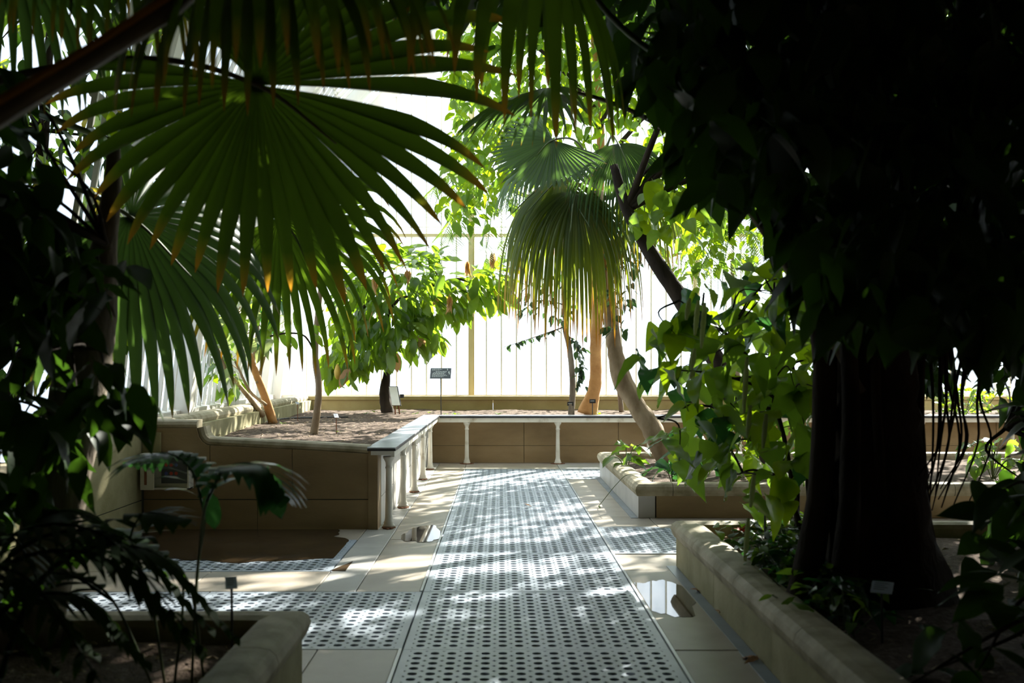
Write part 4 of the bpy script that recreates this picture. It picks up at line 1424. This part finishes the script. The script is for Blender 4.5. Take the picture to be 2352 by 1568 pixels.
# ---- big dark fig on the right with aerial roots
fg = thing('fig_tree', (2.25, 5.9, SOIL_L), 'massive dark fig trunk with aerial roots filling the right foreground', 'tree')
trunk('trunk', [(2.25, 5.9, .15), P(2010, 1250, 5.9), P(2000, 1000, 5.95), P(1990, 800, 6.0), P(1985, 600, 6.0), P(2000, 300, 6.0), P(2020, -200, 6.0), P(2040, -700, 6.0)], [.46, .33, .29, .28, .28, .27, .25, .2], 'bark_dark', fg, 16, .10)
for k in range(16):
    x = random.uniform(1870, 2160)
    yb = random.uniform(1380, 1500)
    Yr = random.uniform(5.5, 6.3)
    xb = x + (x - 2010) * .35
    c = spline([((xb - VX) * Yr / F, Yr, .2), P(x, 1150, Yr), P(x + random.gauss(0, 12), 850, Yr), P(x + random.gauss(0, 20), 600, Yr)], 5)
    MB().tube(c, lerpr([.05, .03, .028, .03], len(c)) if random.random() < .6 else lerpr([.09, .06, .05, .05], len(c)), 8, True, .08).build('aerial_root', 'bark_dark', fg, True)
for k in range(14):
    x = random.uniform(2140, 2270)
    Yr = random.uniform(5.6, 6.6)
    c = spline([P(x + random.gauss(0, 30), random.uniform(650, 760), Yr), P(x, 900, Yr), P(x + random.gauss(0, 15), 1020, Yr), P(x - random.uniform(0, 70), random.uniform(1090, 1180), Yr)], 5)
    MB().tube(c, lerpr([.014, .009, .007, .004], len(c)), 6).build('hanging_root', 'bark_dark', fg, True)
for pts in ([P(1990, 500, 6.0), P(1860, 300, 5.6), P(1700, 180, 5.3), P(1540, 120, 5.1)], [P(2000, 300, 6.0), P(1880, 100, 5.5), P(1720, -60, 5.2)], [P(1995, 620, 6.0), P(1880, 520, 5.5), P(1760, 430, 5.3)], [P(2000, 450, 6.0), P(2150, 300, 5.5), P(2330, 200, 5.2)]):
    c = spline(pts, 5)
    MB().tube(c, lerpr([.07, .03, .02], len(c)), 8).build('branch', 'bark_dark', fg, True)
q = pts_in([(1470, -200), (1460, 110), (1440, 170), (1530, 215), (1600, 290), (1560, 360), (1570, 400), (1625, 470), (1670, 400), (1745, 390), (1800, 520), (1860, 640), (1900, 730), (2050, 760), (2200, 780), (2560, 800), (2560, -200)], 4.2, 6.6, 1900)
random.shuffle(q)
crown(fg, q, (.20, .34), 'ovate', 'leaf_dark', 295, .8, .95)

# unseen boughs added overhead to shade the foreground, open where sun should fall
for k in range(7):
    a = Vector((2.6, 6.0, 4.6)); e = Vector((random.uniform(-2, 6), random.uniform(7.5, 13), random.uniform(5.4, 6.6)))
    c = spline([a, (a + e) / 2 + Vector((0, 0, .5)), e], 6)
    MB().tube(c, lerpr([.10, .03], len(c)), 8).build('branch', 'bark_dark', fg, True)
its = []
CAN = []
for k in range(150):      # leafy boughs, with gaps between them
    CAN.append((random.uniform(-3.2, 7.5), random.uniform(6.2, 13.5), random.uniform(5.1, 6.9), random.uniform(.5, .95)))
for k in range(75):       # closer boughs added to shade the left-hand palm
    CAN.append((random.uniform(-2.6, 2.2), random.uniform(6.0, 8.4), random.uniform(4.4, 5.9), random.uniform(.5, .9)))
for k in range(110):      # boughs added out of view to shade the right bed
    CAN.append((random.uniform(3.6, 9.5), random.uniform(8.0, 15.0), random.uniform(3.4, 6.6), random.uniform(.5, .95)))
for x, y, z, r in CAN:
    if VX + F * (x - r) / y < 2100 and z < 1.6 + 880 * y / F: z = 1.6 + 880 * y / F + .2
    for k in range(int(46 * r)):
        p = Vector((x + random.gauss(0, r * .5), y + random.gauss(0, r * .5), z + random.gauss(0, .16)))
        if p.z > 8.3 or (p.y < 8.8 and p.z > 6.0): continue
        if in_gap(p): continue
        d, n = leaf_dir(.5)
        its.append((p, d, n, random.uniform(.2, .32), 'ovate', 1.0))
foliage_stuff(fg, its, 'leaf_dark', 'added_shade_foliage')

# dark undergrowth on the far right
ug = thing('undergrowth_shrub', (2.6, 4.6, SOIL_L), 'dark broad-leaved shrub in the bottom right corner', 'shrub')
q = pts_in([(2250, 1080), (2400, 950), (2700, 900), (2700, 1750), (2150, 1700), (2040, 1568), (2080, 1500), (2200, 1420), (2230, 1250)], 3.6, 5.4, 260)
q = [p for p in q if p.z > SOIL_L + .02 and p.x > 1.6]
twigs(ug, [(2.6, 4.6, .2), (2.5, 4.4, .6), (2.7, 4.8, .9)], q, 24, .009)
crown(ug, q, (.16, .30), 'ovate', 'leaf_dark', 290, .4, .9)
ug2 = thing('undergrowth_shrub', (3.4, 6.9, SOIL_L), 'tall dark leafy shrub at the right edge behind the fig trunk', 'shrub')
q = pts_in([(2260, 600), (2420, 560), (2700, 560), (2700, 1350), (2300, 1300), (2270, 1130), (2330, 1000), (2270, 850)], 6.2, 7.8, 420) + pts_in([(2060, 700), (2180, 720), (2160, 860), (2080, 900)], 6.6, 7.6, 60)
twigs(ug2, [(3.4, 6.9, .2), (3.5, 6.9, 1.2), (3.5, 7.0, 2.0)], q, 30, .01)
crown(ug2, q, (.18, .32), 'ovate', 'leaf_dark', 290, .6, .9)

# ---- dark tree on the left with a pale leaning trunk
tl = thing('tree', (-2.25, 4.9, SOIL_L), 'grey-trunked tree in the left foreground wrapped in dark leaves', 'tree')
trunk('trunk', [(-2.32, 4.86, .18), P(160, 1000, 4.88), P(200, 800, 4.9), P(222, 690, 4.92), P(240, 560, 4.94), P(258, 430, 4.96), P(262, 330, 4.98)], [.15, .135, .125, .10, .06, .045, .03], 'bark_grey', tl, 14, .03)
q = pts_in([(-300, 130), (20, 150), (70, 230), (90, 350), (130, 480), (230, 560), (300, 600), (300, 690), (210, 700), (140, 740), (200, 790), (260, 830), (300, 850), (350, 900), (330, 920), (250, 950), (230, 1040), (110, 1090), (80, 1180), (-300, 1280)], 3.9, 4.95, 620)
random.shuffle(q)
twigs(tl, [P(195, 800, 4.8), P(160, 1000, 4.8), P(245, 560, 4.8), P(225, 690, 4.8)], q, 30, .008)
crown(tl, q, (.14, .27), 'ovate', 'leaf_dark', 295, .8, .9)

# tree outside the left wall, backlit
tb = thing('tree', (-4.55, 8.6, .70), 'backlit leafy tree growing behind the swept left wall', 'tree')
trunk('trunk', [(-4.55, 8.6, .66), P(60, 800, 8.7), P(80, 600, 8.8), P(100, 300, 8.9), P(120, 0, 9.0)], [.09, .08, .07, .05, .03], 'bark_dark', tb)
q = pts_in([(-200, 250), (150, 200), (330, 230), (400, 330), (330, 420), (260, 640), (300, 800), (150, 850), (-200, 900)], 7.9, 9.6, 520) + pts_in([(-200, -150), (420, -150), (400, 60), (250, 200), (-200, 240)], 8.2, 9.8, 260)
random.shuffle(q)
twigs(tb, [P(80, 600, 8.8), P(100, 300, 8.9), P(120, 0, 9.0), P(60, 800, 8.7)], q, 30, .01)
crown(tb, q, (.14, .28), 'lance', 'leaf_mid', 295, .9, 1.3, mats=(['leaf_mid', 'leaf_bright', 'leaf_dark', 'leaf_yellow'], [5, 2, 5, .4]))

# ---- feather-leaved plants of the foreground left bed
fo = thing('cane_palm', (-1.72, 4.35, SOIL_L), 'dark arching feather-leaved plant in the foreground left bed', 'palm')
bs = [P(380, 1460, 4.3), P(440, 1450, 4.4), P(360, 1440, 4.3), P(470, 1460, 4.35)]
for k, (b0, pts) in enumerate((
        (P(440, 1462, 4.35), [(455, 1300), (475, 1150), (520, 1075), (600, 1070), (650, 1140)]),
        (P(440, 1462, 4.35), [(452, 1320), (470, 1180), (440, 1080), (380, 1040), (300, 1060)]),
        (P(380, 1462, 4.3), [(340, 1350), (270, 1240), (190, 1180), (90, 1170)]),
        (P(470, 1462, 4.35), [(430, 1330), (330, 1255), (240, 1220), (150, 1290)]),
        (P(400, 1462, 4.3), [(420, 1340), (360, 1270), (300, 1250), (330, 1180), (420, 1190)]),
        (P(360, 1462, 4.2), [(260, 1380), (160, 1320), (60, 1330), (-20, 1400)]))):
    base = Vector((b0.x, b0.y, SOIL_L - .04))
    ys_ = b0.y
    pp = [base] + [P(x, y, ys_ + .06 * i * (1 if k % 2 else -1)) for i, (x, y) in enumerate(pts)]
    st = spline(pp[:3], 6)
    pinnate(fo, pp[2 if k < 2 else 1:], .30, 'leaf_teal' if k < 2 else 'leaf_dark', 13, .7, .034, 'frond', 50, 'stem_green', .005)
    MB().tube(spline(pp[:4], 6)[:14], .006, 6).build('stem', 'stem_green', fo, True)
for (x, y, dx, dz, s_) in ((482, 1128, .1, -1, .18), (618, 1085, .25, -1, .22)):
    put_leaf(fo, P(x, y, 4.4), (dx, -.1, dz), (.1, -1, .3), s_, 'oblong', 'leaf_teal', 1.0)
fo2 = thing('cane_palm', (-2.1, 3.7, SOIL_L), 'dark strap-leaved clump at the bottom left edge', 'palm')
for k in range(16):
    a = random.uniform(-.6, 2.6)
    b0 = Vector((-2.1 + random.gauss(0, .12), 3.6 + random.gauss(0, .12), SOIL_L - .04))
    ln = random.uniform(.5, .95)
    d = Vector((math.cos(a), math.sin(a) * .6, 0))
    pinnate(fo2, [b0, b0 + d * ln * .3 + Vector((0, 0, ln * .75)), b0 + d * ln * .8 + Vector((0, 0, ln * .85)), b0 + d * ln * 1.25 + Vector((0, 0, ln * .4))], .22, 'leaf_dark', 20, .6, .016)

# ---- low greenery in the end bed
for i, (x, y, Y, nL, sz) in enumerate(((955, 948, 18.6, 6, .10), (985, 946, 19.2, 6, .08), (1022, 948, 18.5, 7, .08), (1045, 948, 18.4, 9, .10), (1145, 947, 18.4, 5, .11), (1376, 938, 18.4, 8, .12), (920, 946, 19.4, 9, .10), (860, 948, 19.4, 9, .10), (840, 950, 18.8, 9, .09),
                                       (648, 958, 15.2, 5, .08), (775, 985, 13.2, 4, .06), (540, 1005, 11.6, 4, .07))):
    p = P(x, y, Y); p.z = .775
    g = thing('seedling', p, 'small bright green seedling sprouting from the bed soil', 'plant', 'seedlings in the raised bed soil')
    for k in range(nL):
        a = k * 2.4
        put_leaf(g, p + Vector((0, 0, .015)), (math.cos(a), math.sin(a), .55), (0, 0, 1), sz * random.uniform(.8, 1.2), 'lance', 'leaf_bright', 1.2)
for i, (x, Y, lab) in enumerate(((2215, 18.6, 'low bushy plant in the end bed seen past the hanging roots'), (2255, 19.4, 'fresh green bush by the end glass at far right'), (2180, 19.6, 'small yellow-green bush by the end glass'))):
    p = P(x, 900, Y)
    g = thing('bed_plant', (p.x, p.y, .775), lab, 'plant')
    for k in range(60):
        q = Vector((p.x + random.gauss(0, .28), p.y + random.gauss(0, .2), .80 + random.random() * .5))
        d, nn_ = leaf_dir(.1)
        put_leaf(g, q, d, nn_, random.uniform(.10, .18), 'ovate', 'leaf_bright' if i else 'leaf_mid')
    for k in range(6):
        MB().tube([(p.x, p.y, .74), (p.x + random.gauss(0, .2), p.y + random.gauss(0, .15), 1.2)], .008, 5).build('stem', 'stem_green', g)

# ================================================================== SIGNS, TAGS
def slanted_board(parent, c, w, h, th, tilt, rz, mat, name='board', shear=0.0):
    R = Matrix.Rotation(rz, 3, 'Z') @ Matrix.Rotation(tilt, 3, 'X')
    mb = MB()
    vs = []
    for y in (0, th):
        for x, z in ((-w / 2, -h / 2), (w / 2, -h / 2), (w / 2, h / 2), (-w / 2, h / 2)):
            vs.append(Vector(c) + R @ Vector((x + shear * z, y, z)))
    mb.add(vs, [(0, 1, 2, 3), (7, 6, 5, 4), (0, 4, 5, 1), (1, 5, 6, 2), (2, 6, 7, 3), (3, 7, 4, 0)])
    o = mb.build(name, mat, parent)
    return o, R


sg = thing('plant_sign', (P(1012, 948, 17.75).x, 17.75, .77), 'dark plant information sign on a thin stake behind the end bench', 'sign')
cb = P(1012, 857, 17.75)
bo, R = slanted_board(sg, cb, .375, .21, .008, math.radians(-28), math.radians(-6), 'sign_slate')
MB().tube([(cb.x + .01, 17.76, .70), (cb.x, cb.y + .01, cb.z - .05)], .008, 8).build('stake', 'black_plastic', sg)
lines = [(-.16, .02, .075, .010), (-.16, -.02, .060, .008), (-.09, .10, .028, .011), (-.13, .085, .008, .010), (-.145, .06, -.012, .010), (-.15, .09, -.032, .009), (-.15, .12, -.052, .009), (-.15, .05, -.072, .009)]
mb = MB()
for x0, x1, z, h in lines:          # rows of print too small to read
    x = x0
    while x < x1:
        w_ = min(random.uniform(.015, .04), x1 - x + .005)
        vs = [cb + R @ Vector((a, -.0012, b_)) for a, b_ in ((x, z), (x + w_, z), (x + w_, z + h), (x, z + h))]
        mb.add(vs, [(0, 1, 2, 3)])
        x += w_ + .008
for (cx_, cz_, r_) in ((.15, .02, .016), (.16, -.01, .012), (.12, .075, .012)):
    vs = [cb + R @ Vector((cx_ + r_ * .7 * math.cos(t) , -.0012, cz_ + r_ * 1.5 * math.sin(t))) for t in np.linspace(0, 2 * math.pi, 9)[:-1]]
    mb.add(vs, [tuple(range(8))])
mb.build('print', 'sign_print', bo)

ib = thing('information_board', (P(912, 945, 18.9).x, 18.9, .77), 'cream tilted information board at the foot of the round-crowned tree', 'sign')
ci = P(906, 909, 18.9)
bo, R = slanted_board(ib, ci, .165, .38, .012, math.radians(-25), math.radians(-20), 'board_cream', shear=-.38)
slanted_board(ib, ci + Vector((.006, .018, 0)), .19, .40, .012, math.radians(-25), math.radians(-20), 'black_plastic', 'frame', shear=-.38)
MB().tube([(ci.x + .10, 18.95, .74), ci + Vector((.06, .03, -.10))], .014, 8).build('leg', 'rust', ib)
MB().tube([(ci.x + .01, 18.98, .74), ci + Vector((.0, .04, -.10))], .014, 8).build('leg', 'rust', ib)
MB().box(ci.x + .09, ci.x + .17, 19.02, 19.03, ci.z - .04, ci.z + .03).build('plate', 'sign_slate', ib)


def stake_tag(px_, py_, Y, z0, w, h, rz, lab, mat='label_white', smat='black_plastic', tilt=-64, zb=None):
    c = P(px_, py_, Y)
    t = thing('plant_tag', (c.x, Y, z0), lab, 'tag')
    o, R = slanted_board(t, c, w, h, .004, math.radians(tilt), math.radians(rz), mat, 'tag_plate')
    mb = MB()
    for k in range(4):
        zz = h * (.3 - .18 * k)
        vs = [c + R @ Vector((a, -.001, b_)) for a, b_ in ((-w * .38, zz), (w * random.uniform(.0, .38), zz), (w * .2, zz + h * .06), (-w * .38, zz + h * .06))]
        mb.add(vs, [(0, 1, 2, 3)])
    mb.build('print', 'sign_slate', o)
    MB().tube([(c.x + .005, Y + .008, z0 - .06), c + Vector((0, .006, -h * .2))], .006, 6).build('stake', smat, t)


stake_tag(531, 1337, 4.55, SOIL_L - .02, .052, .085, 18, 'white tag on black stake in the foreground left bed')
stake_tag(772, 954, 13.2, .775, .055, .10, 20, 'small white tag on rusty stake beside the sapling', smat='rust')
stake_tag(683, 925, 16.4, .775, .05, .08, 30, 'thin tag on dark stake by the left kerb', smat='rust')
stake_tag(1757, 1165, 6.9, SOIL_L, .065, .11, -35, 'pale blue tag below the catkin shrub')
stake_tag(2026, 1348, 4.9, SOIL_L, .10, .09, -28, 'pale tag in front of the dark fig trunk')
for px_, py_, lab in ((1310, 927, 'black label on short post at the slim tree'), (1361, 921, 'black label on thin post at the orange trunk')):
    c = P(px_, py_, 17.7)
    t = thing('plant_label', (c.x, 17.7, .77), lab, 'tag')
    o = MB().box(c.x - .055, c.x + .055, 17.69, 17.70, c.z - .035, c.z + .035).build('label_plate', 'black_plastic', t)
    MB().box(c.x - .04, c.x + .03, 17.688, 17.69, c.z + .0, c.z + .008).build('print', 'sign_print', o)
    MB().tube([(c.x, 17.71, .70), (c.x, 17.71, c.z)], .034 if px_ == 1310 else .008, 8).build('post', 'bark_grey' if px_ == 1310 else 'black_plastic', t)

# cabinet on the front wall with a sheet of coloured dots
cab = thing('display_cabinet', (P(385, 1080, YF).x, YF, .35), 'small white open cabinet with a chart of red and blue dots on the shaded wall', 'cabinet')
x0, x1 = P(335, 0, YF).x, P(445, 0, YF).x
z1, z0 = P(0, 1040, YF).z, P(0, 1120, YF).z
MB().box(x0, x1, YF - .03, YF - .004, z0, z1).build('back', 'white_paint', cab)
MB().box(x0, x0 + .015, YF - .16, YF - .03, z0, z1).build('side', 'white_paint', cab)
MB().box(x1 - .015, x1, YF - .16, YF - .03, z0, z1).build('side', 'white_paint', cab)
MB().box(x0, x1, YF - .17, YF - .03, z1 - .012, z1 + .006).build('top', 'white_paint', cab)
MB().box(x0, x1, YF - .16, YF - .03, z0, z0 + .015).build('shelf', 'white_paint', cab)
dr = MB().box(x0 + .012, x0 + .145, YF - .185, YF - .172, z0, z1 - .01).build('door', 'white_paint', cab)
MB().box(x0 + .05, x0 + .075, YF - .189, YF - .185, z0 + .05, z1 - .12).build('rust_streak', 'rust', dr)
ch_ = MB().box(x0 + .17, x1 - .03, YF - .042, YF - .034, z0 + .05, z1 - .03).build('chart', 'sign_slate', cab)
for i in range(2):
    for j in range(3):
        cx_ = x0 + .22 + j * .05; cz_ = z0 + .15 + i * .085
        vs = [(cx_ + .018 * math.cos(t), YF - .044, cz_ + .018 * math.sin(t)) for t in np.linspace(0, 2 * math.pi, 13)[:-1]]
        mb = MB(); mb.add(vs, [tuple(range(12))]); mb.build('dot', 'dot_red' if (i + j) % 3 else 'dot_blue', ch_)

# hose lying over the kerb into the soil
hs = spline([(xkerb(14) - .5, 14.2, .97), P(495, 940, 14.4), P(530, 940, 14.4), P(552, 962, 14.5), (P(565, 970, 14.6).x, 14.6, .79), (P(600, 960, 15.5).x, 15.5, .79), (P(650, 955, 16.8).x, 16.8, .79), (P(720, 950, 17.2).x, 17.2, .79), (P(800, 950, 17.4).x, 17.4, .79)], 8)
tag(MB().tube(hs, .013, 8).build('garden_hose', 'black_plastic', None, True), 'dark hose arching over the left kerb onto the soil', 'hose')

# ================================================================== WATER, LITTER
def blob(cx, cy, rx, ry, seed, n=44, rough=.22):
    r = random.Random(seed)
    ph = [r.uniform(0, 6.28) for _ in range(6)]
    out = []
    for k in range(n):
        a = 2 * math.pi * k / n
        q = 1 + rough * (math.sin(2 * a + ph[0]) * .5 + math.sin(3 * a + ph[1]) * .45 + math.sin(5 * a + ph[2]) * .3 + math.sin(9 * a + ph[3]) * .18 + math.sin(17 * a + ph[4]) * .12 + math.sin(29 * a + ph[5]) * .07)
        out.append((cx + rx * q * math.cos(a), cy + ry * q * math.sin(a)))
    return out


def puddle(poly, label, mat='water', z=.0025):
    cx_ = sum(p[0] for p in poly) / len(poly); cy_ = sum(p[1] for p in poly) / len(poly)
    o = MB().flat(poly, z - .001, z + .001).build('puddle', mat, None, False, (cx_, cy_, 0))
    return tag(o, label, 'puddle')


g0 = ground(972, 1226)
puddle([p for p in blob(g0[0], g0[1], .17, .55, 3) if True], 'small puddle on the slabs left of the path')
puddle([(min(1.35, max(XR + .03, x)), y) for x, y in blob(1.16, 7.05, .20, .62, 8)], 'bright puddle with brown reflection right of the path')
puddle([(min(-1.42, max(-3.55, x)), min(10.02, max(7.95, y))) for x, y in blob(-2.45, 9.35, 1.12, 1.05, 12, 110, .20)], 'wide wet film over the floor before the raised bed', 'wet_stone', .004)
tag(MB().flat([(-1.36, 7.95), (-1.235, 7.95), (-1.235, 8.35)], .002, .005).build('puddle', 'wet_stone'), 'small dark triangular patch beside the wet floor film', 'puddle')  # plain dark triangle laid flat on the slabs

for i, (px_, py_, rot, s_, lab) in enumerate(((1652, 1413, .5, .10, 'curled dead leaf in the gutter by the right coping'), (1742, 1520, 2.2, .14, 'large crumpled dead leaf near the bottom of the right gutter'), (1603, 1362, 1.2, .09, 'reddish dead leaf lying by the right puddle'),
                                              (1208, 1163, .2, .09, 'small dry leaf on the middle grating'), (1330, 1090, .4, .10, 'dry leaf near the far end of the path'))):
    x, y = ground(px_, py_)
    dl = thing('dead_leaf', (x, y, .003), lab, 'leaf')
    for k in range(2):
        put_leaf(dl, (x, y, .018 + .008 * k), (math.cos(rot + k * 1.5), math.sin(rot + k * 1.5), .1), (.2, -.3, 1), s_ * (1 - .3 * k), 'ovate', 'leaf_flush', .8, name='blade' if k == 0 else 'lobe')
    for ch in dl.children:
        ch.data = ch.data.copy(); ch.data.materials[0] = M['dead_leaf']
tw = thing('runner_stem', (P(1415, 1128, 11.6).x, 11.6, .37), 'thin runner stem hanging over the far right coping to the floor', 'stem')
gx, gy = ground(1375, 1166)
MB().tube(spline([(1.62, 11.4, .36), (1.45, 11.3, .42), (1.33, 11.4, .30), (gx, gy, .02)], 8), .004, 6).build('stem', 'stem_green', tw, True)
put_leaf(tw, (gx, gy, .02), (.3, -1, .1), (0, 0, 1), .05, 'ovate', 'leaf_mid')
